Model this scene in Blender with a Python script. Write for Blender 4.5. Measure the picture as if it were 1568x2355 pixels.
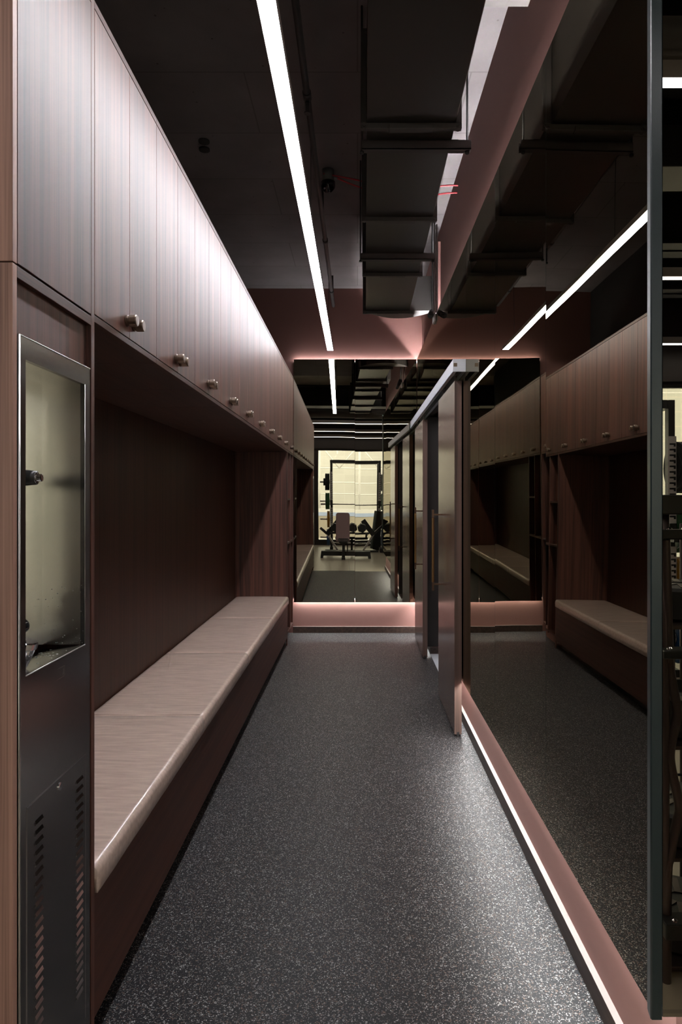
import bpy, bmesh, math, random
from mathutils import Vector, Matrix
random.seed(4)
sc = bpy.context.scene
for o in list(bpy.data.objects): bpy.data.objects.remove(o)
COL = sc.collection

# ------------------------------------------------------------------ camera, world, exposure
F, PX, PY, W, H = 1570.0, 822.0, 1148.0, 1568.0, 2355.0
cam = bpy.data.cameras.new('camera'); co = bpy.data.objects.new('camera', cam); COL.objects.link(co)
cam.sensor_fit = 'HORIZONTAL'; cam.sensor_width = 36.0; cam.lens = 36.0 * F / W
cam.shift_x = -(PX - W / 2) / W; cam.shift_y = (PY - H / 2) / W
cam.clip_start = 0.05; cam.clip_end = 200
co.location = (0, 0, 1.45); co.rotation_euler = (math.pi / 2, 0, 0)
sc.camera = co
sc.view_settings.view_transform = 'Standard'; sc.view_settings.look = 'None'
sc.view_settings.gamma = 1.0; sc.view_settings.use_curve_mapping = False
sc.view_settings.exposure = 0.0
cy = sc.cycles
cy.use_denoising = True
cy.max_bounces = 10; cy.diffuse_bounces = 1; cy.glossy_bounces = 7; cy.transmission_bounces = 4; cy.transparent_max_bounces = 8
cy.sample_clamp_indirect = 4.0; cy.blur_glossy = 0.6; cy.caustics_reflective = True; cy.caustics_refractive = False
cy.use_adaptive_sampling = True; cy.adaptive_threshold = 0.02

SKY = 6.8            # overcast daylight outside the gym window
LAMP = 85.0          # radiance of the linear lamps
GLAMP = 15.0
LED = 95.0           # radiance of the LED strips behind the mirrors
world = bpy.data.worlds.new('World'); sc.world = world; world.use_nodes = True
bg = world.node_tree.nodes['Background']
bg.inputs[0].default_value = (1.0, 0.98, 0.93, 1); bg.inputs[1].default_value = SKY

def portal(x0, x1, z0, z1, y):
    l = bpy.data.lights.new('window_portal', 'AREA'); l.shape = 'RECTANGLE'
    l.size = x1 - x0; l.size_y = z1 - z0; l.cycles.is_portal = True
    o = bpy.data.objects.new('window_portal', l); COL.objects.link(o)
    o.location = ((x0 + x1) / 2, y, (z0 + z1) / 2); o.rotation_euler = (-math.pi / 2, 0, math.pi)
    # a portal emits nothing of its own; it only points the sky's light through the glass
    d = o.rotation_euler.to_matrix() @ Vector((0, 0, -1))
    if d.y < 0: o.rotation_euler = (math.pi / 2, 0, 0)
    return o
portal(-4.90, -1.00, 1.0, 2.6, -3.97); portal(-0.80, 1.06, 0.12, 2.6, -3.97); portal(1.30, 4.70, 0.12, 2.6, -3.97)

# ------------------------------------------------------------------ materials
def new_mat(name):
    m = bpy.data.materials.new(name); m.use_nodes = True
    return m, m.node_tree, m.node_tree.nodes['Principled BSDF']
def setp(b, **k):
    for n, v in k.items():
        n = n.replace('_', ' ')
        if n == 'Specular': n = 'Specular IOR Level'
        b.inputs[n].default_value = v
def plain(name, col, rough=0.5, metal=0.0, spec=0.5, bump=0.0, bscale=200, **k):
    m, nt, b = new_mat(name)
    setp(b, Base_Color=(*col, 1), Roughness=rough, Metallic=metal, Specular=spec, **k)
    if bump:
        tc = nt.nodes.new('ShaderNodeTexCoord'); n = nt.nodes.new('ShaderNodeTexNoise'); n.inputs['Scale'].default_value = bscale
        nt.links.new(tc.outputs['Object'], n.inputs['Vector'])
        bp = nt.nodes.new('ShaderNodeBump'); bp.inputs['Strength'].default_value = bump; bp.inputs['Distance'].default_value = 0.002
        nt.links.new(n.outputs[0], bp.inputs['Height']); nt.links.new(bp.outputs[0], b.inputs['Normal'])
    return m
def ramp(nt, stops):
    r = nt.nodes.new('ShaderNodeValToRGB'); e = r.color_ramp.elements
    while len(e) < len(stops): e.new(0.5)
    for i, (p, c) in enumerate(stops): e[i].position = p; e[i].color = (*c, 1)
    return r
def wood(name, dark, light, axis='Z', rough=0.44, spec=0.35, bump=0.06):
    m, nt, b = new_mat(name)
    tc = nt.nodes.new('ShaderNodeTexCoord'); oi = nt.nodes.new('ShaderNodeObjectInfo')
    add = nt.nodes.new('ShaderNodeVectorMath'); add.operation = 'ADD'
    mul = nt.nodes.new('ShaderNodeVectorMath'); mul.operation = 'SCALE'; mul.inputs[0].default_value = (3.1, 7.7, 5.3)
    nt.links.new(oi.outputs['Random'], mul.inputs['Scale'])
    nt.links.new(tc.outputs['Object'], add.inputs[0]); nt.links.new(mul.outputs[0], add.inputs[1])
    def layer(s_long, s_cross, detail):
        mp = nt.nodes.new('ShaderNodeMapping')
        s = [s_cross] * 3; s['XYZ'.index(axis)] = s_long
        mp.inputs['Scale'].default_value = s
        n = nt.nodes.new('ShaderNodeTexNoise'); n.inputs['Scale'].default_value = 1; n.inputs['Detail'].default_value = detail
        nt.links.new(add.outputs[0], mp.inputs[0]); nt.links.new(mp.outputs[0], n.inputs['Vector'])
        return n
    a = layer(0.5, 38, 3); c = layer(2.5, 260, 2); d = layer(0.15, 7, 1)
    r = ramp(nt, [(0.41, dark), (0.62, light)])
    m1 = nt.nodes.new('ShaderNodeMath'); m1.operation = 'MULTIPLY_ADD'; m1.inputs[1].default_value = 0.45
    m2 = nt.nodes.new('ShaderNodeMath'); m2.operation = 'MULTIPLY_ADD'; m2.inputs[1].default_value = 0.35
    m3 = nt.nodes.new('ShaderNodeMath'); m3.operation = 'MULTIPLY'; m3.inputs[1].default_value = 0.25
    nt.links.new(d.outputs[0], m3.inputs[0])
    nt.links.new(c.outputs[0], m2.inputs[0]); nt.links.new(m3.outputs[0], m2.inputs[2])
    nt.links.new(a.outputs[0], m1.inputs[0]); nt.links.new(m2.outputs[0], m1.inputs[2])
    nt.links.new(m1.outputs[0], r.inputs[0]); nt.links.new(r.outputs[0], b.inputs['Base Color'])
    setp(b, Roughness=rough, Specular=spec)
    bp = nt.nodes.new('ShaderNodeBump'); bp.inputs['Strength'].default_value = bump; bp.inputs['Distance'].default_value = 0.001
    nt.links.new(c.outputs[0], bp.inputs['Height']); nt.links.new(bp.outputs[0], b.inputs['Normal'])
    return m
WD, WL = (0.024, 0.0102, 0.0078), (0.112, 0.042, 0.0295)
M = {}
M['wood'] = wood('walnut_veneer', WD, WL, 'Z')
M['wood_h'] = wood('walnut_veneer_horizontal', (0.030, 0.0115, 0.0078), (0.068, 0.0265, 0.0175), 'Y', rough=0.5, spec=0.25)
M['wood_gym_lit'] = wood('walnut_gym_lit', (0.20, 0.107, 0.082), (0.42, 0.235, 0.18), 'Z', rough=0.45)  # walnut lightened: gym light on the end panels put into the colour
M['wood_door'] = wood('walnut_door_veneer', (0.07, 0.034, 0.026), (0.16, 0.08, 0.062), 'Z', rough=0.27, spec=0.6, bump=0.0)
setp(M['wood_door'].node_tree.nodes['Principled BSDF'], Coat_Weight=0.9, Coat_Roughness=0.2)
M['wood_alcove_shade'] = wood('walnut_alcove_shade', (0.022, 0.0080, 0.0042), (0.056, 0.0215, 0.0118), 'Z', rough=0.45, spec=0.16)  # same walnut darkened: the shade of the alcove put into the colour
M['door_edge'] = wood('walnut_door_edge', (0.055, 0.033, 0.027), (0.15, 0.088, 0.07), 'Z', rough=0.5)
M['wood_skirt'] = wood('walnut_skirting', (0.035, 0.022, 0.018), (0.075, 0.047, 0.037), 'Y', rough=0.45)
M['pale_ledge'] = plain('pale_oak_ledge', (0.20, 0.15, 0.138), 0.5, bump=0.1, bscale=60)
M['pink'] = plain('dusty_pink_paint', (0.28, 0.138, 0.118), 0.6, bump=0.04, bscale=120)
M['dark_paint'] = plain('black_ceiling_paint', (0.02, 0.019, 0.019), 0.7)
M['brown_dark'] = plain('dark_brown_lining', (0.014, 0.008, 0.0065), 0.5)
M['black'] = plain('black_powder_coat', (0.012, 0.012, 0.012), 0.38)
M['black_rubber'] = plain('black_rubber', (0.015, 0.015, 0.015), 0.55)
M['teal_steel'] = plain('dark_teal_painted_steel', (0.018, 0.030, 0.032), 0.3, bump=0.10, bscale=420)
M['steel_white'] = plain('white_powder_coat', (0.62, 0.58, 0.56), 0.45)
M['chrome'] = plain('polished_chrome', (0.75, 0.75, 0.77), 0.08, 1.0)
M['edge_steel'] = plain('bright_rolled_steel', (0.6, 0.6, 0.58), 0.33, 1.0)
M['drops'] = plain('water_drops', (0.25, 0.25, 0.24), 0.06, 0.3, 0.8)
M['bronze'] = plain('brushed_bronze', (0.24, 0.185, 0.145), 0.3, 1.0)
M['bronze_dark'] = plain('dark_bronze', (0.12, 0.07, 0.05), 0.3, 1.0)
M['brass'] = plain('brushed_brass', (0.60, 0.40, 0.17), 0.35, 1.0)
M['alu'] = plain('satin_aluminium_white', (0.70, 0.72, 0.77), 0.3, 0.15)
M['duct'] = plain('duct_metal', (0.055, 0.05, 0.044), 0.34, 0.7, bump=0.05, bscale=30)
M['flange'] = plain('duct_flange_metal', (0.06, 0.055, 0.052), 0.5, 0.5)
M['strut'] = plain('strut_channel', (0.05, 0.042, 0.042), 0.5, 0.3)
M['pipe'] = plain('painted_pipe', (0.04, 0.038, 0.038), 0.45)
M['red'] = plain('red_cable', (0.45, 0.02, 0.035), 0.4)
M['glass_dark'] = plain('dark_dome', (0.01, 0.012, 0.013), 0.1)
M['grey_plastic'] = plain('grey_plastic', (0.2, 0.2, 0.19), 0.5)
M['mauve'] = plain('mauve_vinyl', (0.22, 0.12, 0.12), 0.5)
M['green'] = plain('green_bumper_rubber', (0.02, 0.10, 0.03), 0.45)
M['yellow'] = plain('yellow_bumper_rubber', (0.45, 0.22, 0.02), 0.45)
M['blue'] = plain('blue_bumper_rubber', (0.02, 0.08, 0.22), 0.45)
M['grey_green'] = plain('grey_green_vinyl', (0.12, 0.15, 0.13), 0.5)
M['tile'] = plain('pale_floor_tile', (0.62, 0.63, 0.66), 0.35)
M['white_wall'] = plain('white_wall_paint', (0.6, 0.58, 0.56), 0.6)
M['brown_tube'] = plain('bronze_brown_tube', (0.10, 0.075, 0.07), 0.32, 0.7)

def stainless(name, col, rough):
    m, nt, b = new_mat(name)
    setp(b, Metallic=1.0, Roughness=rough, Anisotropic=0.5)
    tc = nt.nodes.new('ShaderNodeTexCoord'); mp = nt.nodes.new('ShaderNodeMapping'); mp.inputs['Scale'].default_value = (300, 300, 3)
    n = nt.nodes.new('ShaderNodeTexNoise'); n.inputs['Scale'].default_value = 1; n.inputs['Detail'].default_value = 2
    nt.links.new(tc.outputs['Object'], mp.inputs[0]); nt.links.new(mp.outputs[0], n.inputs['Vector'])
    r = ramp(nt, [(0.3, tuple(c * 0.93 for c in col)), (0.7, col)])
    nt.links.new(n.outputs[0], r.inputs[0]); nt.links.new(r.outputs[0], b.inputs['Base Color'])
    return m
M['stainless'] = stainless('brushed_stainless', (0.23, 0.225, 0.22), 0.2)
M['stainless_in'] = stainless('satin_stainless', (0.72, 0.70, 0.66), 0.2)

def leather():
    m, nt, b = new_mat('taupe_leather')
    tc = nt.nodes.new('ShaderNodeTexCoord')
    mp = nt.nodes.new('ShaderNodeMapping'); mp.inputs['Scale'].default_value = (9, 60, 60)
    n = nt.nodes.new('ShaderNodeTexNoise'); n.inputs['Scale'].default_value = 1; n.inputs['Detail'].default_value = 4
    nt.links.new(tc.outputs['Object'], mp.inputs[0]); nt.links.new(mp.outputs[0], n.inputs['Vector'])
    r = ramp(nt, [(0.3, (0.48, 0.36, 0.295)), (0.7, (0.66, 0.51, 0.425))])
    nt.links.new(n.outputs[0], r.inputs[0])
    # creases
    v = nt.nodes.new('ShaderNodeTexVoronoi'); v.feature = 'DISTANCE_TO_EDGE'; v.inputs['Scale'].default_value = 9
    n2 = nt.nodes.new('ShaderNodeTexNoise'); n2.inputs['Scale'].default_value = 6; n2.inputs['Detail'].default_value = 3
    ad = nt.nodes.new('ShaderNodeVectorMath'); ad.operation = 'ADD'
    nt.links.new(tc.outputs['Object'], n2.inputs['Vector']); nt.links.new(tc.outputs['Object'], ad.inputs[0]); nt.links.new(n2.outputs['Color'], ad.inputs[1])
    nt.links.new(ad.outputs[0], v.inputs['Vector'])
    r2 = ramp(nt, [(0.0, (1, 1, 1)), (0.018, (0, 0, 0))]); nt.links.new(v.outputs[0], r2.inputs[0])
    msk = nt.nodes.new('ShaderNodeMath'); msk.operation = 'MULTIPLY'
    r3 = ramp(nt, [(0.5, (0, 0, 0)), (0.7, (0.5, 0.5, 0.5))]); nt.links.new(n2.outputs[0], r3.inputs[0])
    nt.links.new(r2.outputs[0], msk.inputs[0]); nt.links.new(r3.outputs[0], msk.inputs[1])
    mx = nt.nodes.new('ShaderNodeMix'); mx.data_type = 'RGBA'
    nt.links.new(msk.outputs[0], mx.inputs[0]); nt.links.new(r.outputs[0], mx.inputs[6]); mx.inputs[7].default_value = (0.6, 0.5, 0.43, 1)
    nt.links.new(mx.outputs[2], b.inputs['Base Color'])
    bp = nt.nodes.new('ShaderNodeBump'); bp.inputs['Strength'].default_value = 0.25; bp.inputs['Distance'].default_value = 0.002
    nt.links.new(n.outputs[0], bp.inputs['Height']); nt.links.new(bp.outputs[0], b.inputs['Normal'])
    setp(b, Roughness=0.34, Specular=0.5, Coat_Weight=1.0, Coat_Roughness=0.2)
    return m
M['leather'] = leather()
M['thread'] = plain('taupe_thread', (0.3, 0.24, 0.2), 0.6)

def rubber_floor():
    m, nt, b = new_mat('speckled_rubber_floor')
    tc = nt.nodes.new('ShaderNodeTexCoord')
    nz = nt.nodes.new('ShaderNodeTexNoise'); nz.inputs['Scale'].default_value = 160
    nt.links.new(tc.outputs['Object'], nz.inputs['Vector'])
    sc_ = nt.nodes.new('ShaderNodeVectorMath'); sc_.operation = 'SCALE'; sc_.inputs['Scale'].default_value = 0.010
    nt.links.new(nz.outputs['Color'], sc_.inputs[0])
    ad = nt.nodes.new('ShaderNodeVectorMath'); ad.operation = 'ADD'
    nt.links.new(tc.outputs['Object'], ad.inputs[0]); nt.links.new(sc_.outputs[0], ad.inputs[1])
    def layer(scale, thr, rad):
        v = nt.nodes.new('ShaderNodeTexVoronoi'); v.inputs['Scale'].default_value = scale; v.voronoi_dimensions = '2D'
        nt.links.new(ad.outputs[0], v.inputs['Vector'])
        sp = nt.nodes.new('ShaderNodeSeparateColor'); nt.links.new(v.outputs['Color'], sp.inputs[0])
        g = nt.nodes.new('ShaderNodeMath'); g.operation = 'GREATER_THAN'; g.inputs[1].default_value = thr; nt.links.new(sp.outputs[0], g.inputs[0])
        l = nt.nodes.new('ShaderNodeMath'); l.operation = 'LESS_THAN'; l.inputs[1].default_value = rad; nt.links.new(v.outputs['Distance'], l.inputs[0])
        mu = nt.nodes.new('ShaderNodeMath'); mu.operation = 'MULTIPLY'; nt.links.new(g.outputs[0], mu.inputs[0]); nt.links.new(l.outputs[0], mu.inputs[1])
        return mu, sp
    a, spa = layer(200, 0.68, 0.36); c, spc = layer(330, 0.76, 0.34)
    mx = nt.nodes.new('ShaderNodeMath'); mx.operation = 'MAXIMUM'; nt.links.new(a.outputs[0], mx.inputs[0]); nt.links.new(c.outputs[0], mx.inputs[1])
    tone = ramp(nt, [(0.0, (0.17, 0.11, 0.085)), (0.4, (0.07, 0.066, 0.064)), (1.0, (0.38, 0.365, 0.355))]); nt.links.new(spa.outputs[1], tone.inputs[0])
    mix = nt.nodes.new('ShaderNodeMix'); mix.data_type = 'RGBA'
    nt.links.new(mx.outputs[0], mix.inputs[0]); mix.inputs[6].default_value = (0.006, 0.006, 0.0078, 1); nt.links.new(tone.outputs[0], mix.inputs[7])
    nt.links.new(mix.outputs[2], b.inputs['Base Color'])
    bp = nt.nodes.new('ShaderNodeBump'); bp.inputs['Strength'].default_value = 0.35; bp.inputs['Distance'].default_value = 0.001
    nt.links.new(nz.outputs[0], bp.inputs['Height']); nt.links.new(bp.outputs[0], b.inputs['Normal'])
    setp(b, Roughness=0.5, Specular=0.17)
    return m
M['floor'] = rubber_floor()

def gym_floor_glare():
    m = blocks('gym_tiles_painted_glare', (0.44, 0.385, 0.29), (0.30, 0.265, 0.205), 1.0, 0.5, 0.0)  # pale tan holds the window glare on the floor, put into the colour
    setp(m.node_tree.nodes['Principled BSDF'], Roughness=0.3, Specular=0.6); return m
def concrete(name, c0, c1, form=True):
    m, nt, b = new_mat(name)
    tc = nt.nodes.new('ShaderNodeTexCoord')
    n = nt.nodes.new('ShaderNodeTexNoise'); n.inputs['Scale'].default_value = 2.2; n.inputs['Detail'].default_value = 6
    nt.links.new(tc.outputs['Object'], n.inputs['Vector'])
    r = ramp(nt, [(0.3, c0), (0.7, c1)]); nt.links.new(n.outputs[0], r.inputs[0])
    # board joints and blow holes left by the formwork
    br = nt.nodes.new('ShaderNodeTexBrick'); br.inputs['Scale'].default_value = 1.0; br.inputs['Mortar Size'].default_value = 0.004
    br.inputs['Brick Width'].default_value = 1.22; br.inputs['Row Height'].default_value = 0.61; br.offset = 0.5
    br.inputs['Color1'].default_value = (1, 1, 1, 1); br.inputs['Color2'].default_value = (0.93, 0.93, 0.93, 1); br.inputs['Mortar'].default_value = (0.68, 0.66, 0.65, 1)
    nt.links.new(tc.outputs['Object'], br.inputs['Vector'])
    v = nt.nodes.new('ShaderNodeTexVoronoi'); v.inputs['Scale'].default_value = 9; nt.links.new(tc.outputs['Object'], v.inputs['Vector'])
    h = ramp(nt, [(0.04, (0.5, 0.48, 0.47)), (0.07, (1, 1, 1))]); nt.links.new(v.outputs['Distance'], h.inputs[0])
    m1 = nt.nodes.new('ShaderNodeMix'); m1.data_type = 'RGBA'; m1.blend_type = 'MULTIPLY'; m1.inputs[0].default_value = 1 if form else 0.2
    nt.links.new(r.outputs[0], m1.inputs[6]); nt.links.new(br.outputs[0], m1.inputs[7])
    m2 = nt.nodes.new('ShaderNodeMix'); m2.data_type = 'RGBA'; m2.blend_type = 'MULTIPLY'; m2.inputs[0].default_value = 1
    nt.links.new(m1.outputs[2], m2.inputs[6]); nt.links.new(h.outputs[0], m2.inputs[7])
    nt.links.new(m2.outputs[2], b.inputs['Base Color']); setp(b, Roughness=0.75, Specular=0.3)
    return m
M['concrete'] = concrete('pale_concrete', (0.19, 0.172, 0.172), (0.26, 0.235, 0.238))
M['concrete_plain'] = concrete('pale_concrete_plain', (0.16, 0.147, 0.14), (0.22, 0.20, 0.185), False)

M['concrete_gym_lit'] = concrete('gym_lit_concrete', (0.40, 0.37, 0.32), (0.52, 0.49, 0.42))  # same slab made paler: bounced window light put into the colour
def blocks(name, c, mortar, bw, rh, rot=math.pi / 2):
    m, nt, b = new_mat(name)
    tc = nt.nodes.new('ShaderNodeTexCoord'); mp = nt.nodes.new('ShaderNodeMapping'); mp.inputs['Rotation'].default_value = (rot, 0, 0)
    br = nt.nodes.new('ShaderNodeTexBrick'); br.inputs['Scale'].default_value = 1.0; br.inputs['Mortar Size'].default_value = 0.008
    br.inputs['Brick Width'].default_value = bw; br.inputs['Row Height'].default_value = rh; br.offset = 0.0
    br.inputs['Color1'].default_value = (*c, 1); br.inputs['Color2'].default_value = (*[x * 0.94 for x in c], 1); br.inputs['Mortar'].default_value = (*mortar, 1)
    nt.links.new(tc.outputs['Object'], mp.inputs[0]); nt.links.new(mp.outputs[0], br.inputs['Vector']); nt.links.new(br.outputs[0], b.inputs['Base Color'])
    setp(b, Roughness=0.9)
    return m
M['blocks'] = blocks('pale_blockwork', (0.40, 0.40, 0.345), (0.46, 0.43, 0.36), 0.24, 0.24)
M['facade'] = blocks('pale_facade_boards', (0.66, 0.66, 0.62), (0.72, 0.71, 0.67), 3.0, 0.35)
M['gym_floor_glare'] = gym_floor_glare()
M['street'] = plain('pale_street', (0.5, 0.48, 0.44), 0.8)
M['beige'] = plain('beige_hoarding', (0.46, 0.42, 0.34), 0.7)
M['white_board'] = plain('white_board', (0.85, 0.85, 0.83), 0.6)
M['blue_board'] = plain('pale_blue_board', (0.45, 0.55, 0.78), 0.6)
M['scaffold'] = plain('white_steel_tube', (0.78, 0.78, 0.75), 0.6)

def deck():
    m = plain('metal_deck', (0.5, 0.46, 0.37), 0.5, 0.2); return m
M['deck'] = deck()

def emit(name, col, s):
    m = bpy.data.materials.new(name); m.use_nodes = True; nt = m.node_tree; nt.nodes.clear()
    e = nt.nodes.new('ShaderNodeEmission'); e.inputs[0].default_value = (*col, 1); e.inputs[1].default_value = s
    o = nt.nodes.new('ShaderNodeOutputMaterial'); nt.links.new(e.outputs[0], o.inputs[0])
    return m
M['lamp'] = emit('lamp_diffuser', (0.975, 0.96, 1.0), LAMP)
M['gym_lamp'] = emit('gym_lamp_diffuser', (1.0, 0.94, 0.95), GLAMP)
M['led'] = emit('led_tape', (0.97, 1.0, 0.985), LED)
M['led_top'] = emit('led_tape_up', (1.0, 0.97, 0.985), LED * 4.2)
M['led_end'] = emit('led_tape_end_wall', (1.0, 0.97, 0.985), LED * 0.65)
M['annex_lamp'] = emit('annex_lamp_panel', (0.95, 0.97, 1.0), 6.0)

def mirror(name, tint, tilt, amp=0.0022, scale=1.6):
    """bronze mirror glass, not perfectly flat: a slow wave and each pane set a hair out of true"""
    m = bpy.data.materials.new(name); m.use_nodes = True; nt = m.node_tree; nt.nodes.clear()
    out = nt.nodes.new('ShaderNodeOutputMaterial'); g = nt.nodes.new('ShaderNodeBsdfGlossy')
    g.inputs['Color'].default_value = (*tint, 1); g.inputs['Roughness'].default_value = 0.0
    ge = nt.nodes.new('ShaderNodeNewGeometry'); tc = nt.nodes.new('ShaderNodeTexCoord')
    n = nt.nodes.new('ShaderNodeTexNoise'); n.inputs['Scale'].default_value = scale; n.inputs['Detail'].default_value = 0.5
    nt.links.new(tc.outputs['Object'], n.inputs['Vector'])
    s1 = nt.nodes.new('ShaderNodeVectorMath'); s1.operation = 'SUBTRACT'; s1.inputs[1].default_value = (0.5, 0.5, 0.5); nt.links.new(n.outputs['Color'], s1.inputs[0])
    s2 = nt.nodes.new('ShaderNodeVectorMath'); s2.operation = 'SCALE'; s2.inputs['Scale'].default_value = amp * 2; nt.links.new(s1.outputs[0], s2.inputs[0])
    a1 = nt.nodes.new('ShaderNodeVectorMath'); a1.operation = 'ADD'; nt.links.new(ge.outputs['Normal'], a1.inputs[0]); nt.links.new(s2.outputs[0], a1.inputs[1])
    a2 = nt.nodes.new('ShaderNodeVectorMath'); a2.operation = 'ADD'; nt.links.new(a1.outputs[0], a2.inputs[0]); a2.inputs[1].default_value = tilt
    nm = nt.nodes.new('ShaderNodeVectorMath'); nm.operation = 'NORMALIZE'; nt.links.new(a2.outputs[0], nm.inputs[0])
    nt.links.new(nm.outputs[0], g.inputs['Normal']); nt.links.new(g.outputs[0], out.inputs[0])
    return m
TINT = (0.46, 0.43, 0.355)
M['mirror_edge'] = plain('mirror_glass_edge', (0.02, 0.035, 0.035), 0.15)

def pane_glass():
    m = bpy.data.materials.new('window_glass'); m.use_nodes = True; nt = m.node_tree; nt.nodes.clear()
    out = nt.nodes.new('ShaderNodeOutputMaterial'); t = nt.nodes.new('ShaderNodeBsdfTransparent'); t.inputs[0].default_value = (0.96, 0.96, 0.92, 1)
    g = nt.nodes.new('ShaderNodeBsdfGlossy'); g.inputs['Roughness'].default_value = 0.0
    lw = nt.nodes.new('ShaderNodeFresnel'); lw.inputs[0].default_value = 1.5
    mx = nt.nodes.new('ShaderNodeMixShader'); nt.links.new(lw.outputs[0], mx.inputs[0]); nt.links.new(t.outputs[0], mx.inputs[1]); nt.links.new(g.outputs[0], mx.inputs[2])
    nt.links.new(mx.outputs[0], out.inputs[0]); return m
M['glass'] = pane_glass()

# ------------------------------------------------------------------ mesh helpers
def B(): return bmesh.new()
def bx(bm, x0, x1, y0, y1, z0, z1, mi=0, front=None):
    x0, x1 = min(x0, x1), max(x0, x1); y0, y1 = min(y0, y1), max(y0, y1); z0, z1 = min(z0, z1), max(z0, z1)
    v = [bm.verts.new(p) for p in ((x0, y0, z0), (x1, y0, z0), (x1, y1, z0), (x0, y1, z0), (x0, y0, z1), (x1, y0, z1), (x1, y1, z1), (x0, y1, z1))]
    fs = {'-z': (0, 3, 2, 1), '+z': (4, 5, 6, 7), '-y': (0, 1, 5, 4), '+x': (1, 2, 6, 5), '+y': (2, 3, 7, 6), '-x': (3, 0, 4, 7)}
    for k, q in fs.items():
        f = bm.faces.new([v[i] for i in q]); f.material_index = mi
        if front and k == front[0]: f.material_index = front[1]
    return bm
def poly_prism(bm, pts, axis, a, b, mi=0):
    """pts: 2D outline (counter-clockwise or not), extruded along axis from a to b"""
    def mk(p, t):
        if axis == 'x': return (t, p[0], p[1])
        if axis == 'y': return (p[0], t, p[1])
        return (p[0], p[1], t)
    A = [bm.verts.new(mk(p, a)) for p in pts]; C = [bm.verts.new(mk(p, b)) for p in pts]
    n = len(pts); fs = [bm.faces.new(A), bm.faces.new(C[::-1])]
    for i in range(n): fs.append(bm.faces.new((A[i], C[i], C[(i + 1) % n], A[(i + 1) % n])))
    for f in fs: f.material_index = mi
    return bm
def cyl(bm, p0, p1, r0, r1=None, seg=20, mi=0, cap=True):
    r1 = r0 if r1 is None else r1
    p0, p1 = Vector(p0), Vector(p1); d = (p1 - p0).normalized()
    u = d.orthogonal().normalized(); w = d.cross(u)
    A = []; C = []
    for i in range(seg):
        t = 2 * math.pi * i / seg; e = u * math.cos(t) + w * math.sin(t)
        A.append(bm.verts.new(p0 + e * r0)); C.append(bm.verts.new(p1 + e * r1))
    fs = []
    for i in range(seg):
        f = bm.faces.new((A[i], A[(i + 1) % seg], C[(i + 1) % seg], C[i])); f.smooth = True; fs.append(f)
    if cap: fs.append(bm.faces.new(A[::-1])); fs.append(bm.faces.new(C))
    for f in fs: f.material_index = mi
    return bm
def lathe(bm, p0, d, prof, seg=28, mi=0):
    """prof: list of (distance along d, radius)"""
    p0 = Vector(p0); d = Vector(d).normalized(); u = d.orthogonal().normalized(); w = d.cross(u)
    rings = []
    for t, r in prof:
        rings.append([bm.verts.new(p0 + d * t + (u * math.cos(2 * math.pi * i / seg) + w * math.sin(2 * math.pi * i / seg)) * max(r, 1e-5)) for i in range(seg)])
    for a, b in zip(rings, rings[1:]):
        for i in range(seg):
            f = bm.faces.new((a[i], a[(i + 1) % seg], b[(i + 1) % seg], b[i])); f.material_index = mi
    f = bm.faces.new(rings[0][::-1]); f.material_index = mi; f = bm.faces.new(rings[-1]); f.material_index = mi
    return bm
def tube(bm, pts, r, seg=12, mi=0):
    pts = [Vector(p) for p in pts]; rings = []; u = None
    for i, p in enumerate(pts):
        d = (pts[min(i + 1, len(pts) - 1)] - pts[max(i - 1, 0)]).normalized()
        u = d.orthogonal().normalized() if u is None else (u - d * u.dot(d)).normalized()
        w = d.cross(u)
        rings.append([bm.verts.new(p + (u * math.cos(2 * math.pi * k / seg) + w * math.sin(2 * math.pi * k / seg)) * r) for k in range(seg)])
    for a, b in zip(rings, rings[1:]):
        for k in range(seg):
            f = bm.faces.new((a[k], a[(k + 1) % seg], b[(k + 1) % seg], b[k])); f.smooth = True; f.material_index = mi
    for rg in (rings[0][::-1], rings[-1]):
        f = bm.faces.new(rg); f.material_index = mi
    return bm
def smooth_path(pts, n=6):
    pts = [Vector(p) for p in pts]; out = []
    P = [pts[0]] + pts + [pts[-1]]
    for i in range(1, len(P) - 2):
        for k in range(n):
            t = k / n; a, b, c, d = P[i - 1], P[i], P[i + 1], P[i + 2]
            out.append(0.5 * ((2 * b) + (c - a) * t + (2 * a - 5 * b + 4 * c - d) * t * t + (3 * b - a - 3 * c + d) * t ** 3))
    out.append(pts[-1]); return out
def bar(bm, p0, p1, w, h, mi=0, up=(0, 0, 1)):
    """square-section bar from p0 to p1"""
    p0, p1 = Vector(p0), Vector(p1); d = (p1 - p0).normalized(); up = Vector(up)
    if abs(d.dot(up)) > 0.99: up = Vector((0, 1, 0))
    s = d.cross(up).normalized() * w / 2; t = s.cross(d).normalized() * h / 2
    A = [bm.verts.new(p0 + a) for a in (s + t, s - t, -s - t, -s + t)]; C = [bm.verts.new(p1 + a) for a in (s + t, s - t, -s - t, -s + t)]
    fs = [bm.faces.new(A[::-1]), bm.faces.new(C)] + [bm.faces.new((A[i], A[(i + 1) % 4], C[(i + 1) % 4], C[i])) for i in range(4)]
    for f in fs: f.material_index = mi
    return bm
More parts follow.
